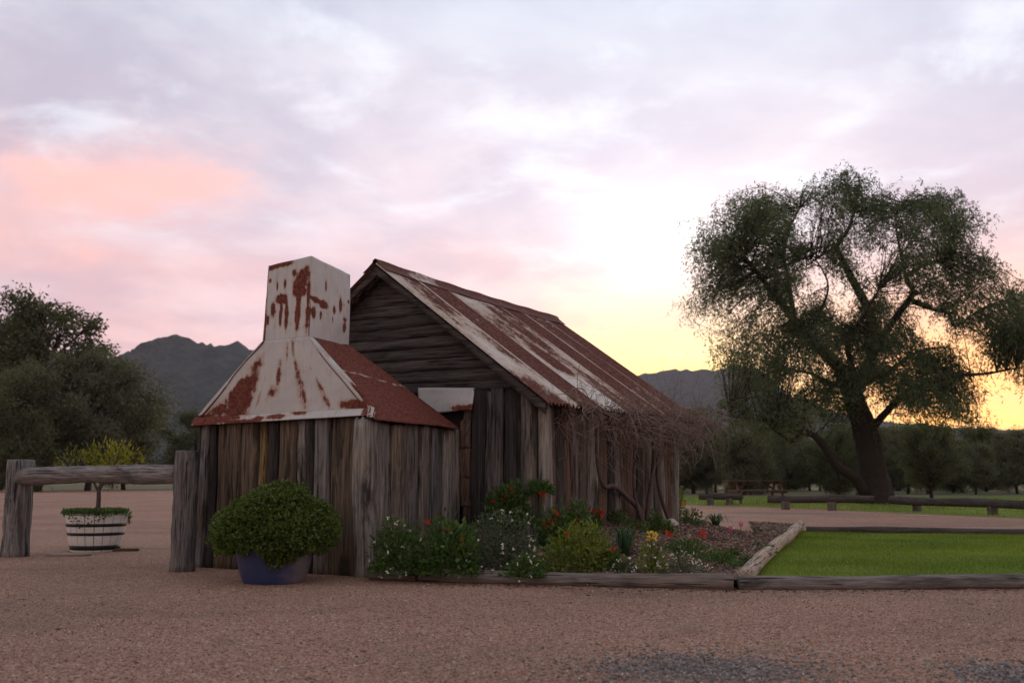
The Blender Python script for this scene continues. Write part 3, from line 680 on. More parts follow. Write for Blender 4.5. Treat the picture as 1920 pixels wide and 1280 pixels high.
# ------------------------------------------------------------------ low log barriers and the picnic table
def barrier(p0, p1, posts, label, r=.115, h=.36):
    p0, p1 = np.array(p0), np.array(p1); m_ = (p0 + p1) / 2; e = empty('log_barrier', m_, label=label, cat='log barrier', group='low log barriers along the lawn')
    dv = p1 - p0; L = np.linalg.norm(dv); xs = np.linspace(-L / 2, L / 2, 14)
    V, F = tube(np.c_[xs, np.zeros(14), h - r * .5 + .012 * np.sin(xs * 1.7)], r * (1 + .05 * np.sin(xs * 2.3)), 12, rr=.03)
    obj('rail', V, F, WLOG, e, (0, 0, 0), (0, 0, math.atan2(dv[1], dv[0])), smooth=True, color=(.060, .052, .048))
    for q in posts:
        V, F = post_vf(.13, h - r, 3, .01); obj('post', V, F, WZ, e, tuple(np.array(q) - m_), smooth=True, color=(.11, .095, .08))
barrier(ground(1672, 957), ground(1922, 969), [ground(1720, 958), ground(1862, 966)], 'low log barrier to the right of the big trunk, beside the gravel')
barrier(ground(1440, 953), ground(1640, 955), [ground(1473, 955), ground(1560, 957)], 'low log barrier in front of the big trunk')
barrier(ground(1312, 946), ground(1392, 947), [ground(1332, 947), ground(1368, 947)], 'short low log barrier in front of the picnic table')
PT = ground(1418, 944); PT[2] = 0
TW = plain('oiled_table_timber', (.115, .07, .046), .75, .35, 9)
pt = empty('picnic_table', PT, R(8), label='brown timber picnic table with attached benches on the lawn', cat='picnic table')
for i in range(5):
    V, F = box_vf(0, -.30 + .15 * i, .86, 2.4, .14, .04); obj('tabletop_plank', V, F, TW, pt)
for sy in (-1, 1):
    for k in (0, 1):
        V, F = box_vf(0, sy * (.72 + .14 * k - .07), .50, 2.5, .13, .04); obj('bench_plank', V, F, TW, pt)
for sx in (-1, 1):
    for sy in (-1, 1):
        V, F = tube([(sx * .85, sy * .68, 0), (sx * .85, sy * .22, .835)], .055, 4); obj('leg', V, F, TW, pt)
    V, F = box_vf(sx * .90, 0, .455, .045, 1.6, .09); obj('bench_bearer', V, F, TW, pt)
    V, F = box_vf(sx * .90, 0, .80, .045, .72, .08); obj('top_bearer', V, F, TW, pt)
    V, F = tube([(sx * .86, 0, .46), (sx * .25, 0, .83)], .04, 4); obj('brace', V, F, TW, pt)
sc2 = ground(1725, 968)
V, F = box_vf(0, 0, .02, .75, .07, .03); o = obj('timber_offcut', V, F, plain('pale_offcut', (.42, .36, .27), .8), None, (sc2[0], sc2[1], .0), (0, 0, .12)); tag(o, 'pale timber offcut lying on the grass under the log barrier', 'timber')

# ------------------------------------------------------------------ garden bed: mulch mound
def hw(bx, ay):    # hut-local to world xy
    return np.array([HC[0] + bx * math.cos(YAW) + ay * math.sin(YAW), HC[1] - bx * math.sin(YAW) + ay * math.cos(YAW)])
lD0, lD1 = (gBC + [.06, .20, 0])[:2], ground(1505, 994)[:2]
bed = np.array([gA0[:2] + [.02, .06], gAB[:2] + [0, .06], gBC[:2] + [0, .06], lD1, lD1 + [-.6, 1.6], hw(1.5 * K, 6.6 * K), hw(.6 * K, 6.2 * K), hw(.6 * K, 1.5 * K), hw(-.1, 1.3 * K), hw(-.1, .1)])
def inside(q, P):
    ins = np.zeros(len(q), bool); j = len(P) - 1
    for i in range(len(P)):
        ins ^= ((P[i, 1] > q[:, 1]) != (P[j, 1] > q[:, 1])) & (q[:, 0] < (P[j, 0] - P[i, 0]) * (q[:, 1] - P[i, 1]) / (P[j, 1] - P[i, 1] + 1e-12) + P[i, 0]); j = i
    return ins
def segdist(q, A, B):
    dv = B - A; t = np.clip(((q - A) @ dv) / (dv @ dv), 0, 1); return np.linalg.norm(q - A - t[:, None] * dv, axis=1)
def bed_z(q):
    q = np.atleast_2d(q); dd = np.full(len(q), 9.0)
    for i in range(0, 5): dd = np.minimum(dd, segdist(q, bed[i], bed[i + 1]))
    t = np.clip(dd / 1.9, 0, 1); z = .085 + .30 * (t * t * (3 - 2 * t))
    return z + (fbm(np.c_[q * 2.2, np.zeros(len(q))], 4) - .5) * .10
lo, hi = bed.min(0) - .1, bed.max(0) + .1; nx, ny = 150, 190
gx, gy = np.meshgrid(np.linspace(lo[0], hi[0], nx), np.linspace(lo[1], hi[1], ny), indexing='ij'); q = np.c_[gx.ravel(), gy.ravel()]
zz = bed_z(q); F = grid_faces(nx, ny, True); ctr = q[F].mean(1); F = F[inside(ctr, bed)]
MULCH = plain('mulch_soil', (.10, .062, .046), .95, .45, 45, 1.0)
tag(obj('garden_bed', np.c_[q, zz], F, MULCH, smooth=True), 'mounded mulch bed beside the hut', 'garden bed', kind='structure')
n = 60000; qc = rng.uniform(lo, hi, (n, 2)); qc = qc[inside(qc, bed)][:17000]; k = len(qc)
L_ = rng.uniform(.018, .06, k); W_ = rng.uniform(.006, .016, k); th = rng.uniform(0, 2 * np.pi, k); tl_ = rng.normal(0, .3, k)
e1 = np.c_[np.cos(th) * np.cos(tl_), np.sin(th) * np.cos(tl_), np.sin(tl_)]; e2 = np.c_[-np.sin(th), np.cos(th), rng.normal(0, .25, k)]
C_ = np.c_[qc, bed_z(qc) + .008]
h3 = np.array([0, 0, .004]); V = np.stack([C_ - e1 * L_[:, None] / 2 - e2 * W_[:, None] / 2, C_ + e1 * L_[:, None] / 2 - e2 * W_[:, None] / 2, C_ + e1 * L_[:, None] / 2 + e2 * W_[:, None] / 2, C_ - e1 * L_[:, None] / 2 + e2 * W_[:, None] / 2], 1)
V = np.concatenate([V + h3, V - h3], 1)
f = np.array([[0, 1, 2, 3], [0, 4, 5, 1], [1, 5, 6, 2], [2, 6, 7, 3], [3, 7, 4, 0]]); F = (np.arange(k)[:, None, None] * 8 + f[None]).reshape(-1, 4)
CHIP = tintmat('wood_chips', [(0, (.05, .03, .022)), (.5, (.15, .09, .065)), (.85, (.27, .18, .13)), (1, (.42, .33, .27))])
tag(obj('mulch_chips', V.reshape(-1, 3), F, CHIP, attrs={'tint': per4(k, 8)}), 'loose wood chip mulch over the flower bed', 'mulch', kind='stuff')

# ------------------------------------------------------------------ bedding plants
LG = leafmat('garden_leaf_green', (.035, .075, .02), (.10, .17, .045))
LY = leafmat('garden_leaf_lime', (.075, .11, .02), (.22, .25, .045))
LD_ = leafmat('garden_leaf_dark', (.02, .05, .02), (.06, .11, .045))
LGREY = leafmat('garden_leaf_grey', (.05, .075, .045), (.13, .16, .11))
REDF = leafmat('red_petals', (.55, .012, .012), (.75, .04, .03), .3)
WHF = leafmat('white_petals', (.70, .66, .70), (.85, .80, .84), .3)
MAGF = leafmat('magenta_petals', (.55, .03, .22), (.7, .12, .35), .3)
YELF = leafmat('yellow_petals', (.65, .42, .03), (.75, .55, .06), .3)
STEM = plain('plant_stem', (.07, .075, .03), .8)
def cloud_pts(n, rx, ry, rz, shell=.55, up=True, lump=.35, seed=0.0):
    dv = unit(rng.normal(size=(n, 3)))
    if up: dv[:, 2] = np.abs(dv[:, 2]) * 1.0 - .12
    r = (shell + (1 - shell) * rng.random(n) ** .6) * (1 - lump + 2 * lump * fbm(dv * 2.2 + seed + 5, 3))
    return dv * r[:, None] * [rx, ry, rz], dv
def plant(label, u, v, z, wpx, hpx, leaf=LG, n=700, ll=.055, lw=.028, blossoms=(), red=(), cat='flowering plant', name='flowering_plant', stems=8, style='bush', rise=0.0, seed=None):
    """u, v: pixel of the foot; z: height of the mulch there; wpx, hpx: extent in photograph pixels"""
    P = ground(u, v, z)
    if v >= 1055: P = P * (1 + .30 * wpx / 1885.0)
    P[2] = z; zg = float(bed_z(P[:2])[0]) if inside(P[None, :2], bed)[0] else z
    s = P[1] / 1885.0; W, Hh = wpx * s, hpx * s; sd = rng.random() * 50
    e = empty(name, (P[0], P[1], zg - .01), rng.uniform(0, 6), label=label, cat=cat)
    if style == 'bush':
        Q, D = cloud_pts(n, W / 2, W / 2 * .8, Hh * (1 - rise), .30, lump=.58, seed=sd); Q[:, 2] += Hh * rise; Q[:, 2] = np.maximum(Q[:, 2], .01)
        V, F = leaves(Q, D + rng.normal(0, .5, (n, 3)) + [0, 0, .15], rng.uniform(.6, 1.2, n) * ll, rng.uniform(.7, 1.1, n) * lw, .2)
    else:   # strappy leaves arching from the crown
        ps = []
        for i in range(n):
            th = rng.uniform(0, 6.28); o_ = np.array([math.cos(th), math.sin(th), 0]); r_ = rng.uniform(.6, 1) * W / 2; h_ = Hh * rng.uniform(.7, 1.1)
            pts = bezier([o_ * .02, o_ * r_ * .45 + [0, 0, h_ * .85], o_ * r_ * .85 + [0, 0, h_ * .9], o_ * r_ * 1.1 + [0, 0, h_ * .45]], 8)
            sd_ = np.cross(o_, [0, 0, 1]); wv = lw * np.linspace(1, .15, len(pts))[:, None] / 2
            ps.append((np.stack([pts - sd_ * wv, pts + sd_ * wv], 1).reshape(-1, 3), grid_faces(len(pts), 2)))
        V, F = merge(ps)
    base_t = np.repeat(np.clip(rng.normal(.45, .28, len(V) // 4 + 1), 0, 1), 4)[:len(V)]
    obj('foliage', V, F, leaf, e, attrs={'tint': base_t})
    st = []
    for i in range(stems):
        th = rng.uniform(0, 6.28); r_ = rng.uniform(.2, .75) * W / 2
        st.append(tube(bezier([(0, 0, 0), (math.cos(th) * r_ * .5, math.sin(th) * r_ * .5, Hh * .45), (math.cos(th) * r_, math.sin(th) * r_, Hh * .85)], 6), .004, 4, cap=False))
    if st: V, F = merge(st); obj('stem', V, F, STEM, e)
    Rm = np.array([[math.cos(-e.rotation_euler.z), -math.sin(-e.rotation_euler.z), 0], [math.sin(-e.rotation_euler.z), math.cos(-e.rotation_euler.z), 0], [0, 0, 1]])
    for mat, cnt, size in blossoms:
        Q, D = cloud_pts(cnt, W / 2 * 1.06, W / 2 * .85, Hh * (1 - rise) * 1.08, .85, seed=sd); Q[:, 2] += Hh * rise
        Q = np.repeat(Q, 5, 0); dirs = unit(np.repeat(D, 5, 0) * .6 + rng.normal(0, .8, (cnt * 5, 3)))
        V, F = leaves(Q, dirs, size * rng.uniform(.7, 1.2, cnt * 5), size * .75, .1); obj('blossoms', V, F, mat, e, attrs={'tint': per4(cnt * 5)}, kind='stuff')
    for (fu, fv, mat, spx, tall) in red:    # flower heads seen one by one
        Pw = atdepth(fu, fv, P[1] - .1 * W); lc = Rm @ (Pw - np.array([P[0], P[1], zg - .01])); sz = spx * s
        m = 34; Q = rng.normal(0, 1, (m, 3)).clip(-1.4, 1.4) * [sz * .22, sz * .22, sz * .22 * tall]; V, F = leaves(Q + lc, Q + rng.normal(0, .01, (m, 3)), sz * .34, sz * .26, .2)
        fl = obj('flower_head', V, F, mat, e, attrs={'tint': per4(m)})
        V, F = tube(bezier([(lc[0] * .5, lc[1] * .5, Hh * .3), (lc[0] * .9, lc[1] * .9, lc[2] * .7), lc], 6), .003, 4, cap=False); obj('flower_stem', V, F, STEM, fl)
    return e
plant('leafy plant with white butterfly blossoms beside the chimney corner post', 748, 1074, .09, 126, 112, LG, 1500, .050, .03, [(WHF, 26, .022)])
plant('green sage bush with small orange red heads behind the front log', 842, 1074, .1, 126, 110, LG, 1400, .065, .036, [(WHF, 6, .018)], [(802, 978, REDF, 9, 1), (840, 990, REDF, 9, 1), (866, 1010, REDF, 9, 1.2)])
plant('airy bush covered in pale pink white blossoms', 940, 1068, .11, 165, 112, LGREY, 3600, .040, .018, [(WHF, 75, .022)])
plant('tall red sage with leaves only at the top against the hut slabs', 893, 1020, .2, 52, 108, LG, 260, .06, .034, [], [(912, 920, REDF, 12, 1.3), (890, 916, REDF, 6, 1)], rise=.72, stems=5)
plant('red sage bush growing against the dark gable slabs', 955, 1030, .2, 95, 112, LG, 1100, .062, .034, [], [(945, 932, REDF, 12, 1.5), (960, 919, REDF, 12, 1.5), (926, 940, REDF, 7, 1)], rise=.3)
plant('slender red sage in front of the hut corner post', 1012, 1030, .2, 52, 108, LG, 240, .055, .03, [], [(1015, 926, REDF, 12, .8)], rise=.76, stems=4)
plant('sage bush with tall red spikes next to the pale pink bush', 1040, 1045, .15, 86, 88, LG, 900, .06, .032, [], [(1040, 968, REDF, 14, 2.0), (1022, 985, REDF, 13, 1.4), (1030, 977, REDF, 10, 1)])
plant('large lime green bush in the middle of the bed', 1082, 1074, .10, 158, 98, LY, 2400, .052, .022, [], [(1062, 1000, REDF, 9, 1)])
plant('red flower rising behind the lime green bush by the vine', 1118, 1010, .25, 34, 45, LG, 160, .05, .03, [], [(1126, 962, REDF, 14, .9), (1112, 958, REDF, 10, .7)])
plant('clump of arching strappy green leaves', 1172, 1042, .2, 100, 56, LD_, 70, .05, .016, style='strap', stems=0, cat='plant', name='strappy_plant')
plant('lime and green plant with white daisies', 1222, 1068, .13, 72, 70, LY, 520, .04, .022, [(WHF, 22, .02)], [(1222, 1004, YELF, 20, .8)])
plant('small dome of white alyssum by the front log', 1170, 1078, .09, 56, 30, LD_, 420, .022, .010, [(WHF, 40, .012)])
plant('trailing grey white alyssum spreading over the mulch', 1280, 1076, .10, 112, 48, LGREY, 1000, .024, .010, [(WHF, 85, .013)])
plant('low bright green ferny ground cover with red heads', 1285, 1030, .22, 130, 40, LG, 1300, .04, .018, [], [(1255, 1000, REDF, 13, 1), (1318, 1000, REDF, 13, 1)], cat='ground cover', name='ground_cover')
plant('ferny ground cover trailing down towards the pale log', 1350, 1040, .2, 90, 28, LG, 700, .036, .016, cat='ground cover', name='ground_cover')
plant('red geranium head between strappy clump and ferny cover', 1196, 1012, .25, 30, 26, LG, 120, .04, .03, [], [(1197, 990, REDF, 12, 1)])
plant('bushy green clump near the vine stems', 1232, 1000, .3, 62, 46, LG, 480, .05, .03)
plant('green clump with pale pink blossoms by the pale rock', 1285, 976, .34, 70, 30, LG, 480, .045, .025, [(WHF, 12, .02)])
plant('dark green strappy clump with white blossoms at the crest of the mound', 1342, 974, .34, 66, 26, LD_, 50, .05, .018, [(WHF, 14, .02)], style='strap', stems=0)
plant('spindly plant with reddish tips on the crest of the mulch', 1418, 980, .3, 46, 26, LG, 60, .03, .015, [(MAGF, 7, .016)], stems=7)
plant('small plant with magenta heads on the bare mulch', 1372, 1008, .27, 30, 16, LG, 120, .03, .02, [], [(1370, 991, MAGF, 10, 1), (1389, 982, MAGF, 9, 1)])
plant('tiny green seedling on the bare mulch', 1418, 1001, .25, 18, 11, LG, 60, .03, .016, stems=2)
plant('small white flowered tuft beside the end of the pale log', 1476, 988, .2, 30, 15, LD_, 140, .03, .014, [(WHF, 8, .014)])
plant('tall red flowered plant at the back corner of the hut', 1274, 968, .3, 24, 58, LY, 160, .05, .03, [], [(1268, 919, REDF, 9, 1), (1282, 945, REDF, 8, 1)], rise=.3)
plant('low green plant with tiny white blossoms between the pale pink bush and the front log', 985, 1080, .09, 90, 46, LG, 800, .04, .022, [(WHF, 18, .016)])
plant('small red flowered plant between the lime bush and the white alyssum', 1140, 1072, .1, 62, 40, LG, 480, .042, .022, [(WHF, 5, .014)], [(1150, 1030, REDF, 10, 1), (1128, 1040, REDF, 8, 1)])
plant('leafy plant with scarlet heads behind the lime green bush', 1085, 1030, .2, 90, 70, LG, 700, .055, .03, [], [(1080, 975, REDF, 12, 1.3), (1100, 985, REDF, 10, 1)])
plant('green plant with pink blossoms under the vine stems', 1160, 1000, .28, 60, 34, LG, 360, .045, .025, [(MAGF, 8, .016)])
plant('young green plant with pink blossoms on the right slope of the mulch', 1440, 1015, .2, 34, 18, LG, 160, .03, .016, [(MAGF, 6, .014)])
plant('low leafy plant beside the pale log', 1400, 1045, .15, 50, 22, LG, 260, .035, .018, [(WHF, 5, .012)])
def rock(u, v, z, spx, label):
    P = ground(u, v, z); s = spx * P[1] / 1885.0; th, ph = np.meshgrid(np.linspace(0, 2 * np.pi, 15)[:-1], np.linspace(-1.4, 1.5, 9), indexing='ij')
    D = np.stack([np.cos(th) * np.cos(ph), np.sin(th) * np.cos(ph), np.sin(ph)], -1); V = D * (s * (.6 + .8 * fbm(D * 1.7 + u, 3)))[..., None] * [.5, .4, .32]
    tag(obj('rock', V.transpose(1, 0, 2).reshape(-1, 3), grid_faces(9, 14, closed=True), ROCK, None, (P[0], P[1], float(bed_z(P[:2])[0]) + .02)), label, 'rock')
ROCK = plain('pale_rock', (.42, .40, .38), .9, .3, 12, .8)
rock(1257, 982, .33, 30, 'pale grey rock among the flowers near the vine'); rock(1330, 1032, .22, 26, 'pale flat rock beside the ferny ground cover')

# ------------------------------------------------------------------ potted round shrub
PB = ground(513, 1098); PB = PB * (1 + .30 / PB[1])
pot = empty('potted_shrub', PB, .3, label='dense round green shrub in a glazed blue pot beside the chimney wall', cat='potted shrub')
m_, g, b, _ = new_mat('blue_glazed_pot'); v, raw = coords(g, False)
nn = g.noise(g.vm('MULTIPLY', raw, (1, 1, 3)), 6, 5, .6); geo = g.n('ShaderNodeSeparateXYZ'); g.put(geo.inputs[0], raw)
c = g.mix(nn, (.018, .028, .085), (.040, .058, .14)); dust = g.m('MULTIPLY', g.smooth(g.m('ADD', geo.outputs[0], g.m('MULTIPLY', nn, .25)), .12, .36), .65)
c = g.mix(dust, c, (.20, .17, .16)); g.put(b.inputs['Base Color'], c); b.inputs['Roughness'].default_value = .35; b.inputs['Specular IOR Level'].default_value = .5; bump(g, b, nn, .2, .01)
POTM = m_
zs = np.array([0, .012, .03, .12, .20, .28, .315, .33, .33, .30, .22]); rs = np.array([.255, .27, .276, .305, .325, .342, .352, .36, .325, .32, .31])
V, F = tube(np.c_[zs * 0, zs * 0, zs], rs, 40, cap=False)[0:2]
th = np.arange(40) / 40 * 2 * np.pi; V = np.array([[r_ * math.cos(t), r_ * math.sin(t), z_] for r_, z_ in zip(rs, zs) for t in th])
obj('pot', V, grid_faces(len(zs), 40, closed=True), POTM, pot, smooth=True)
V = np.r_[[[0, 0, .27]], [[.325 * math.cos(t), .325 * math.sin(t), .27] for t in th]]; obj('soil', V, [(0, 1 + i, 1 + (i + 1) % 40) for i in range(40)], MULCH, pot)
SHR = leafmat('shrub_leaf', (.030, .060, .012), (.17, .22, .05), .3, .45, .35)
lumps = [(0, 0, .50, .46, .36), (-.28, -.08, .40, .26, .23), (.27, -.06, .44, .27, .24), (.04, -.22, .42, .30, .24), (.08, .05, .74, .30, .19), (-.10, .1, .68, .29, .19), (.33, .12, .55, .24, .22), (-.34, .1, .46, .22, .20), (.0, -.30, .30, .17, .17)]
Vs = []; tn = []
for (cx_, cy_, cz_, r_, h_) in lumps:
    cz_, h_ = .06 + cz_ * .84, h_ * .88
    n = int(5200 * r_); Q, D = cloud_pts(n, r_, r_, h_, .74, False, .42, rng.random() * 40); ctrp = Q + [cx_, cy_, cz_]
    D = unit(D + [0, 0, .35]); keep = ctrp[:, 2] > np.where(np.abs(ctrp[:, 0]) < .17, .14, .26); ctrp, D = ctrp[keep], D[keep]; n = len(ctrp)
    for kk in range(4):       # rosette of small leaves on every shoot
        V, F = leaves(ctrp, D * .7 + rng.normal(0, .55, (n, 3)), rng.uniform(.026, .042, n), rng.uniform(.012, .017, n), .15); Vs.append(V); tn.append(np.repeat(np.clip(rng.normal(.35, .2, n) + .25 * (kk == 0), 0, 1), 4))
V = np.concatenate(Vs); obj('foliage', V, np.arange(len(V)).reshape(-1, 4), SHR, pot, attrs={'tint': np.concatenate(tn)})
st = []
for i in range(60):
    Q, D = cloud_pts(1, .5, .5, .42, .7); st.append(tube(bezier([(rng.normal(0, .05), rng.normal(0, .05), .26), Q[0] * .5 + [0, 0, .38], Q[0] * .95 + [0, 0, .40]], 6), np.linspace(.012, .004, 6)[:len(bezier([(0, 0, 0), (0, 0, 1), (0, 0, 2)], 6))], 5, cap=False))
V, F = merge(st); obj('branches', V, F, BARK, pot, kind='stuff')

# ------------------------------------------------------------------ half-barrel planter with a citrus tree
BP = ground(178, 1036); BP = BP * (1 + .33 / BP[1])
bar = empty('barrel_planter', BP, 0, label='white half barrel with black hoops holding a small yellow leaved tree', cat='planter')
BWH = plain('weathered_white_paint', (.74, .72, .68), .7, .15, 14, .3); HOOP = plain('black_painted_hoop', (.018, .018, .02), .5, .3, 12)
rb, rt, hb = .285, .375, .455; ns = 20
core = np.array([[r_ * math.cos(t), r_ * math.sin(t), z_] for r_, z_ in ((rb - .03, .01), (rt - .035, hb - .04)) for t in th]); tub = obj('tub', core, [*[tuple(x) for x in grid_faces(2, 40, closed=True).tolist()], tuple(range(79, 39, -1))], MULCH, bar)
for i in range(ns):
    a_, b_ = (i + .04) / ns * 2 * math.pi, (i + .96) / ns * 2 * math.pi; V = []
    for z_, r_ in ((0, rb), (hb * .33, rb + .040), (hb * .66, rb + .068), (hb, rt)):
        for rr_2 in (r_, r_ - .022):
            for t in (a_, (a_ + b_) / 2, b_): V.append((rr_2 * math.cos(t), rr_2 * math.sin(t), z_))
    V = np.array(V).reshape(4, 6, 3)[:, [0, 1, 2, 5, 4, 3]].reshape(-1, 3); F = [tuple(x) for x in grid_faces(4, 6, closed=True).tolist()] + [tuple(range(5, -1, -1)), tuple(range(18, 24))]
    obj('stave', V, F, BWH, tub)
for zc, hh_ in ((.055, .055), (.225, .035), (.335, .038)):
    prof2 = [(np.interp(z_, [0, hb * .33, hb * .66, hb], [rb, rb + .040, rb + .068, rt]) + .006, z_) for z_ in (zc - hh_ / 2, zc + hh_ / 2)]
    V = np.array([[(r_ + o_) * math.cos(t), (r_ + o_) * math.sin(t), z_] for (r_, z_), o_ in ((prof2[0], -.004), (prof2[0], 0), (prof2[1], 0), (prof2[1], -.004)) for t in th]); obj('hoop', V, grid_faces(4, 40, closed=True), HOOP, tub)
tr_ = [bezier([(0, 0, .38), (.01, 0, .6), (0, .01, .78)], 8), bezier([(0, .01, .74), (-.12, .02, .95), (-.30, .05, 1.22)], 8), bezier([(0, .01, .76), (.13, -.03, .98), (.28, -.05, 1.25)], 8), bezier([(0, .01, .76), (.02, .06, 1.0), (.06, .1, 1.35)], 8)]
V, F = merge([tube(p_, np.linspace(r0_, r1_, len(p_)), 7) for p_, r0_, r1_ in zip(tr_, (.034, .02, .02, .018), (.026, .008, .008, .007))]); obj('trunk', V, F, BARK, bar, smooth=True)
CIT = leafmat('citrus_leaf', (.07, .09, .012), (.30, .27, .03), .4); CITG = leafmat('planter_creeper_leaf', (.03, .06, .015), (.11, .17, .04), .3)
Q1, D1 = cloud_pts(380, .36, .28, .26, .25, False, .6, 3.0); Q2, D2 = cloud_pts(240, .32, .25, .22, .25, False, .6, 8.0); Q3, D3 = cloud_pts(200, .34, .25, .22, .3, False, .6, 12.0)
Q = np.concatenate([Q1 + [.22, 0, 1.13], Q2 + [-.28, 0, 1.08], Q3 + [.05, .05, 1.20]]); D = np.concatenate([D1, D2, D3]); n = len(Q)
V, F = leaves(Q, D + rng.normal(0, .6, (n, 3)) + [0, 0, .8], rng.uniform(.05, .085, n), rng.uniform(.016, .026, n), .15); obj('crown', V, F, CIT, bar, attrs={'tint': np.repeat(np.clip(rng.normal(.30, .25, n) + (Q[:, 0] > 0) * .25, 0, 1), 4)})
n = 3200; t_ = rng.uniform(0, 6.28, n); r_ = rt * np.sqrt(rng.random(n)) * 1.1; Q = np.c_[r_ * np.cos(t_), r_ * np.sin(t_), hb + .02 + .05 * rng.random(n) - .09 * (r_ > rt * .98) * rng.random(n) * (1 + np.sin(t_ * 3))]
V, F = leaves(Q, rng.normal(0, .6, (n, 3)) + np.c_[np.cos(t_) * .5, np.sin(t_) * .5, .5 * np.ones(n)], .032, .02, .15); obj('creeper', V, F, CITG, bar, attrs={'tint': per4(n)})
BRD = plain('grey_board', (.30, .27, .24), .85, .2, 10)
for (u, v, lx, lab, rz_) in ((130, 1042, .5, 'flat pale board lying at the foot of the half barrel', .05), (228, 1033, .42, 'short brown board propping the half barrel', .12)):
    P = ground(u, v); V, F = box_vf(0, .0, .018, lx, .10, .03); tag(obj('timber_board', V, F, BRD if u < 200 else TW, None, (P[0], P[1], .004), (0, 0, rz_)), lab, 'board')

# ------------------------------------------------------------------ trees
TBARK = plain('dark_rough_bark', (.032, .025, .021), .95, .6, 5.5, 1.0)
PEP = leafmat('pepper_tree_leaf', (.050, .070, .038), (.155, .182, .108), .40)
def limb(pts, r0, r1, n=20, sides=9, rr=.10):
    P = bezier(pts, n); return P, tube(P, np.linspace(r0, r1, len(P)), sides, rr=rr, cap=True)
def inside_poly(u, v, P):
    ins = False; j = len(P) - 1
    for i in range(len(P)):
        if (P[i, 1] > v) != (P[j, 1] > v) and u < (P[j, 0] - P[i, 0]) * (v - P[i, 1]) / (P[j, 1] - P[i, 1]) + P[i, 0]: ins = not ins
        j = i
    return ins
TB = ground(1640, 944); TY = TB[1]
def tp(u, v, dy=0.0): return atdepth(u, v, TY + dy)
tree = empty('pepper_tree', TB, label='old spreading pepper tree with gnarled dark trunk and drooping leaves', cat='tree')
LIMBS = [([(1642, 950, 0), (1640, 900, 0), (1632, 850, 0), (1622, 806, 0), (1606, 760, 0), (1594, 728, .1), (1580, 694, .2)], .92, .55),
    ([(1580, 694, .2), (1545, 660, .0), (1513, 630, -.4), (1486, 594, -.8), (1455, 556, -1.2), (1420, 510, -1.6), (1385, 470, -2.0)], .45, .10),
    ([(1490, 600, -.8), (1480, 540, -.4), (1470, 480, .2), (1480, 430, .4), (1500, 390, .5)], .20, .05),
    ([(1513, 632, -.4), (1540, 580, .6), (1552, 530, 1.2), (1520, 470, 1.8)], .12, .04),
    ([(1600, 742, .1), (1620, 700, .4), (1640, 650, .6), (1632, 590, .6), (1604, 535, .4), (1588, 505, .2), (1568, 462, .0), (1585, 440, -.2), (1600, 400, -.4), (1590, 350, -.5)], .46, .06),
    ([(1568, 464, .0), (1540, 480, -.5), (1510, 500, -.8)], .09, .03),
    ([(1640, 652, .6), (1680, 594, .2), (1712, 548, -.2), (1698, 520, -.4), (1735, 496, -.7), (1772, 482, -.9), (1790, 440, -1.2)], .26, .05),
    ([(1700, 525, -.4), (1690, 480, .2), (1680, 420, .8), (1690, 380, 1.0)], .14, .04),
    ([(1712, 566, -.2), (1750, 580, .4), (1778, 588, .8), (1790, 612, 1.0), (1815, 596, 1.2), (1860, 570, 1.6), (1900, 560, 1.8)], .17, .04),
    ([(1636, 800, 0), (1650, 785, -.3), (1682, 752, -.9), (1730, 722, -1.4), (1790, 705, -1.8), (1850, 700, -2.0), (1905, 690, -2.2)], .30, .05),
    ([(1622, 925, -.3), (1600, 893, -.7), (1568, 872, -1.1), (1548, 840, -1.4), (1525, 815, -1.6), (1500, 808, -1.8), (1470, 790, -2.0), (1420, 786, -2.3), (1370, 780, -2.5)], .40, .06),
    ([(1500, 808, -1.8), (1485, 826, -2.0), (1465, 815, -2.1), (1445, 800, -2.3)], .16, .06),
    ([(1590, 722, .1), (1560, 720, 1.4), (1520, 700, 2.4), (1470, 690, 3.0)], .25, .05),
    ([(1610, 720, .1), (1660, 700, 1.8), (1720, 660, 2.8), (1780, 650, 3.4)], .25, .05),
    ([(1600, 700, .1), (1590, 640, -1.6), (1620, 590, -2.6), (1650, 540, -3.0)], .22, .05)]
parts_ = []; SK = []
for pts, r0, r1 in LIMBS:
    r0, r1 = r0 * (.62 if r0 > .9 else .58), r1 * .6
    P, vf = limb([tp(*q_) - TB for q_ in pts], r0, r1, 24, 12 if r0 > .5 else 8, .12 if r0 > .5 else .09); parts_.append(vf); SK.append(P)
V0, F0 = parts_[0]
# flare and flutes at the foot of the main trunk
ang_ = np.arctan2(V0[:, 1], V0[:, 0]); fl_ = np.clip(1 - V0[:, 2] / 1.3, 0, 1); V0[:, :2] *= (1 + .32 * fl_ ** 2 + .16 * (.3 + fl_) * np.sin(ang_ * 5 + 1) ** 3)[:, None]; V0[:, 2] = np.maximum(V0[:, 2], -.1)
OUT = np.array([(1290, 480), (1330, 410), (1400, 352), (1470, 372), (1520, 342), (1575, 322), (1640, 350), (1690, 390), (1760, 365), (1828, 392), (1822, 470), (1860, 530), (1920, 540), (1975, 600), (1960, 690), (1900, 745), (1800, 785), (1700, 795), (1640, 760), (1600, 790), (1540, 806), (1480, 796), (1420, 806), (1352, 792), (1350, 745), (1392, 690), (1330, 640), (1287, 570)], float)
GAPS = [(1528, 425, 34), (1572, 560, 26), (1535, 470, 22), (1650, 770, 24), (1660, 505, 18), (1740, 600, 26), (1820, 655, 28), (1880, 735, 34), (1430, 600, 16)]
CL = []
pr_ = np.random.default_rng(21)
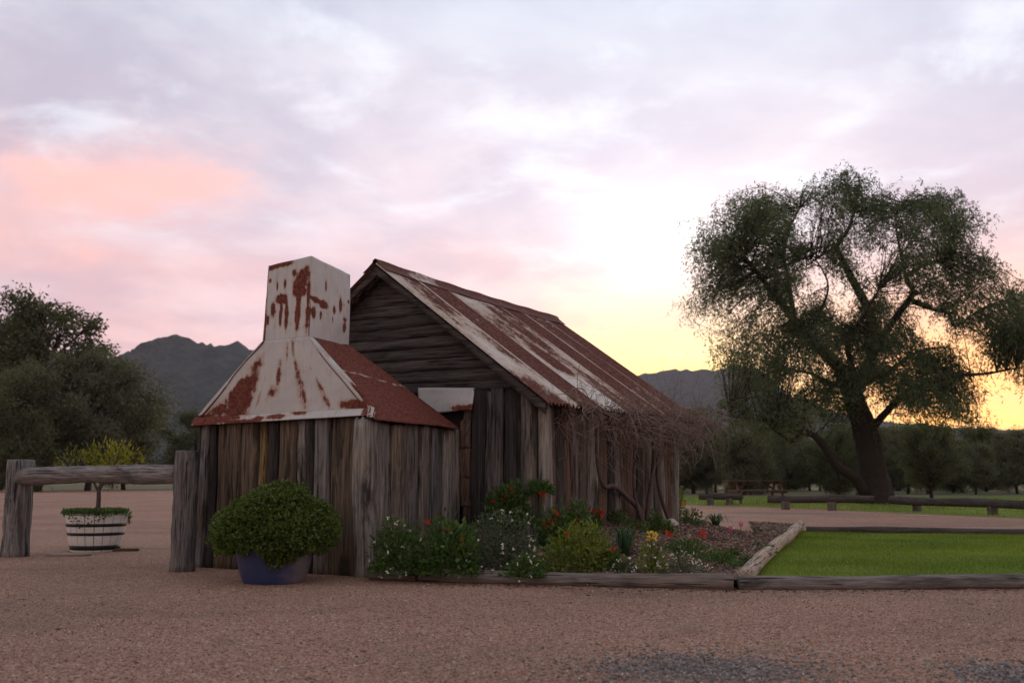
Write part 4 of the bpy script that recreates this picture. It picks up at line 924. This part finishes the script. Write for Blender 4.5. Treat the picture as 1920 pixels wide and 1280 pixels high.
while len(CL) < 205:
    cu, cv = pr_.uniform(1285, 1975), pr_.uniform(322, 806); rp_ = pr_.uniform(26, 44)
    if not inside_poly(cu, cv, OUT) or any(math.hypot(cu - a_, cv - b_) < r_ + rp_ * .55 for a_, b_, r_ in GAPS) or any(math.hypot(cu - c_[0], cv - c_[1]) < 17 for c_ in CL): continue
    CL.append((cu, cv, rp_, pr_.uniform(-3.6, 3.6)))
sk_all = np.concatenate(SK); skr = [p[2:] for p in SK]; sk_src = np.concatenate([p[4:] for p in SK])
Q, D, tint = [], [], []
for (cu, cv, rp, dy) in CL:
    c0 = tp(cu, cv, dy) - TB; r = rp * TY / 1885.0
    m = int(rng.integers(6, 11)); ctint = rng.normal(.42, .16); sub = c0 + unit(rng.normal(size=(m, 3))) * (r * rng.random((m, 1)) ** .5) * [1, 1.1, .85]
    for e_ in sub:
        dist = np.linalg.norm(sk_src - e_, axis=1); s0 = sk_src[np.argmin(dist + rng.random(len(dist)) * .5)]
        md = (s0 + e_) / 2 + rng.normal(0, .18, 3) + [0, 0, .22]
        P = bezier([s0, md, e_], 7); parts_.append(tube(P, np.linspace(.022, .006, len(P)), 4, cap=False))
        for k in range(11):      # hanging sprays
            b0 = P[-1 - int(rng.integers(0, 3))] + rng.normal(0, .20, 3); Ls = rng.uniform(.2, .62); nl = 10
            sway = rng.normal(0, .30, 2); tt = np.linspace(0, 1, nl)[:, None]
            line = b0 + np.c_[sway[0] * tt, sway[1] * tt, .12 * np.sin(tt * 3) - tt ** 1.3 * Ls]; line += rng.normal(0, .025, line.shape)
            Q.append(line); D.append(rng.normal(0, .7, (nl, 3)) + [0, 0, -.7]); tint.append(np.full(nl, np.clip(rng.normal(ctint, .14), 0, 1)))
V, F = merge(parts_); obj('trunk', V, F, TBARK, tree, smooth=True)
Q = np.concatenate(Q); D = np.concatenate(D); n = len(Q); V, F = leaves(Q, D, rng.uniform(.11, .20, n), rng.uniform(.024, .044, n), .1)
obj('crown', V, F, PEP, tree, attrs={'tint': np.repeat(np.concatenate(tint), 4)})

GUM = leafmat('gum_leaf', (.045, .055, .026), (.12, .128, .062), .35); GUM2 = leafmat('grey_gum_leaf', (.062, .07, .044), (.155, .158, .10), .35)
def gum_mesh(seed, h, clumps, lsz, nleaf, mat):
    """template tree: returns (trunk mesh, crown mesh); clumps = (x, y, z, r) relative to height 1"""
    r = np.random.default_rng(seed); pr = []
    main = bezier([(0, 0, 0), (.02 * h, 0, .25 * h), (-.015 * h, .01 * h, .5 * h), (.01 * h, 0, .82 * h)], 14); pr.append(tube(main, np.linspace(.024 * h, .006 * h, len(main)), 8, rr=.08))
    Q, D = [], []
    for (x, y, z, rad) in clumps:
        c0 = np.array([x, y, z]) * h; rad = rad * h; k = int(np.clip(z * 14 - 3, 2, len(main) - 2)); s0 = main[k]
        P = bezier([s0, (s0 + c0) / 2 + [0, 0, .02 * h], c0], 8); pr.append(tube(P, np.linspace(.010 * h, .003 * h, len(P)), 5, cap=False))
        for j in range(9):
            e_ = c0 + unit(r.normal(size=3)) * rad * r.uniform(.4, .9) * [1, 1, .7]; P2 = bezier([P[-3], (P[-1] + e_) / 2, e_], 5); pr.append(tube(P2, np.linspace(.004 * h, .0015 * h, len(P2)), 4, cap=False))
            m = int(nleaf * rad / h / .09 / 9); q = e_ + r.normal(size=(m, 3)) * rad * .34 * [1, 1, .75]; Q.append(q); D.append(unit(q - c0) * .4 + r.normal(0, .7, (m, 3)) - [0, 0, .3])
    Q = np.concatenate(Q); D = np.concatenate(D); n = len(Q); V, F = leaves(Q, D, r.uniform(.6, 1.3, n) * lsz, r.uniform(.35, .5, n) * lsz, .15)
    tm = mesh_data('trunk', *merge(pr), TBARK, True); cm = mesh_data('crown', V, F, mat, False, {'tint': np.repeat(np.clip(.45 + .6 * (fbm(Q / h * 9, 2) - .5) + r.normal(0, .18, n), 0, 1), 4)})
    return tm, cm
def rclumps(seed, n, zlo, zhi, wide, rr=(.07, .13)):
    r = np.random.default_rng(seed); out = []
    for i in range(n):
        z = zlo + (zhi - zlo) * (i + .5) / n; k = math.sqrt(max(.08, 1 - ((z - (zlo + zhi) * .5) / ((zhi - zlo) * .56)) ** 2)); th = i * 2.4 + r.normal(0, .3)
        rad = wide * k * r.uniform(.35, 1); out.append((math.cos(th) * rad, math.sin(th) * rad, z, r.uniform(*rr)))
    return out
def put_tree(data, P, s, rz, label, group, name='gum_tree'):
    e = empty(name, P, rz, label=label, cat='tree', group=group)
    for nm, me in zip(('trunk', 'crown'), data):
        o = bpy.data.objects.new(nm, me); COL.objects.link(o); o.parent = e; o.scale = (s, s, s)
T1 = gum_mesh(1, 10, rclumps(1, 26, .42, .97, .30, (.06, .11)), .24, 620, GUM)
T2 = gum_mesh(2, 10, rclumps(2, 30, .22, .95, .42, (.10, .15)), .26, 700, GUM2)
T3 = gum_mesh(3, 10, rclumps(3, 30, .07, .95, .46, (.10, .16)), .28, 560, GUM)
T4 = gum_mesh(4, 10, rclumps(4, 26, .12, .96, .38, (.08, .14)), .28, 520, GUM2)
def at_g(u, Y): return np.array([(u - 960) / 1885.0 * Y, Y, 0.0])
LT = 'trees behind the far side of the yard'
for (u, Y, hgt, data, rz, lab) in [(70, 84, 16.2, T1, .4, 'tall dark gum tree with an open crown at the far side of the yard'), (0, 88, 15.6, T1, 2.2, 'dark open gum tree partly cut off behind the left rail post'), (165, 82, 11.6, T2, 1.0, 'broad grey green gum tree in front of the dark hill'), (70, 78, 10.0, T2, 3.1, 'round grey green tree below the tall dark gum'), (20, 74, 8.6, T3, .2, 'dense low dark tree behind the left rail post'), (232, 90, 8.6, T4, 4.0, 'smaller grey gum at the edge of the broad tree'), (362, 96, 7.4, T3, 5.1, 'bright green round tree behind the right rail post'), (430, 110, 7.0, T3, 2.1, 'low tree hidden behind the chimney')]:
    put_tree(data, at_g(u, Y), hgt / 10, rz, lab, LT)
RT = 'trees lining the far edge of the lawn'
for i in range(34):
    u = 1205 + i * 24 + rng.uniform(-10, 10); Y = rng.uniform(60, 92); hgt = rng.uniform(3.3, 4.9) * (Y / 72)
    put_tree((T3, T4, T2, T3)[i % 4], at_g(u, Y), hgt / 10, rng.uniform(0, 6), ('dense dark bushy tree in the row along the far edge of the lawn', 'looser lighter leaved tree in the row along the far edge of the lawn', 'broad grey green tree in the row along the far edge of the lawn', 'dense dark bushy tree in the row along the far edge of the lawn')[i % 4], RT, 'bushy_tree')
put_tree(T4, at_g(1395, 60), .44, .7, 'taller pale leaved tree behind the picnic table', RT); put_tree(T4, at_g(1300, 66), .56, 2.7, 'loose leaved tree behind the back corner of the hut', RT)
put_tree(T2, at_g(1745, 47), .36, 1.7, 'fresh green sapling growing just behind the big trunk', RT, 'sapling')

# ------------------------------------------------------------------ evening haze
V, F = box_vf(600, 1700, 206, 7600, 4000, 415); hz = obj('haze', V, F, None)
hm = bpy.data.materials.new('evening_haze'); hm.use_nodes = True; g = NT(hm.node_tree); out = g.n('ShaderNodeOutputMaterial'); pv = g.n('ShaderNodeVolumePrincipled')
pv.inputs['Color'].default_value = (.86, .84, .95, 1); pv.inputs['Density'].default_value = .00010; g.nt.links.new(pv.outputs[0], out.inputs['Volume']); hz.data.materials.append(hm)
tag(hz, 'thin mauve evening haze lying over the valley', 'haze', kind='stuff')

# ------------------------------------------------------------------ litter blown against the logs and walls, low filler plants
n = 520; along = rng.random(n); base_pts = np.where((rng.random(n) < .6)[:, None], gAB[:2] + (gBC - gAB)[:2] * along[:, None], gBC[:2] + (ground(2000, 1104) - gBC)[:2] * along[:, None])
lit = np.c_[base_pts + np.c_[rng.normal(0, .05, n), -.06 - np.abs(rng.normal(0, .14, n))], np.full(n, .010)]
more_ = np.c_[rng.uniform(-4, 4, 160), rng.uniform(4.2, 8.2, 160), np.full(160, .010)]
lit = np.concatenate([lit, more_]); n = len(lit); V, F = leaves(lit, rng.normal(0, 1, (n, 3)) * [1, 1, .12], rng.uniform(.02, .06, n), rng.uniform(.006, .016, n), .1)
tag(obj('leaf_litter', V, F, CHIP, attrs={'tint': per4(n, 4, .1, .9)}), 'dry leaves and bark flakes scattered on the gravel along the logs', 'leaf litter', kind='stuff')
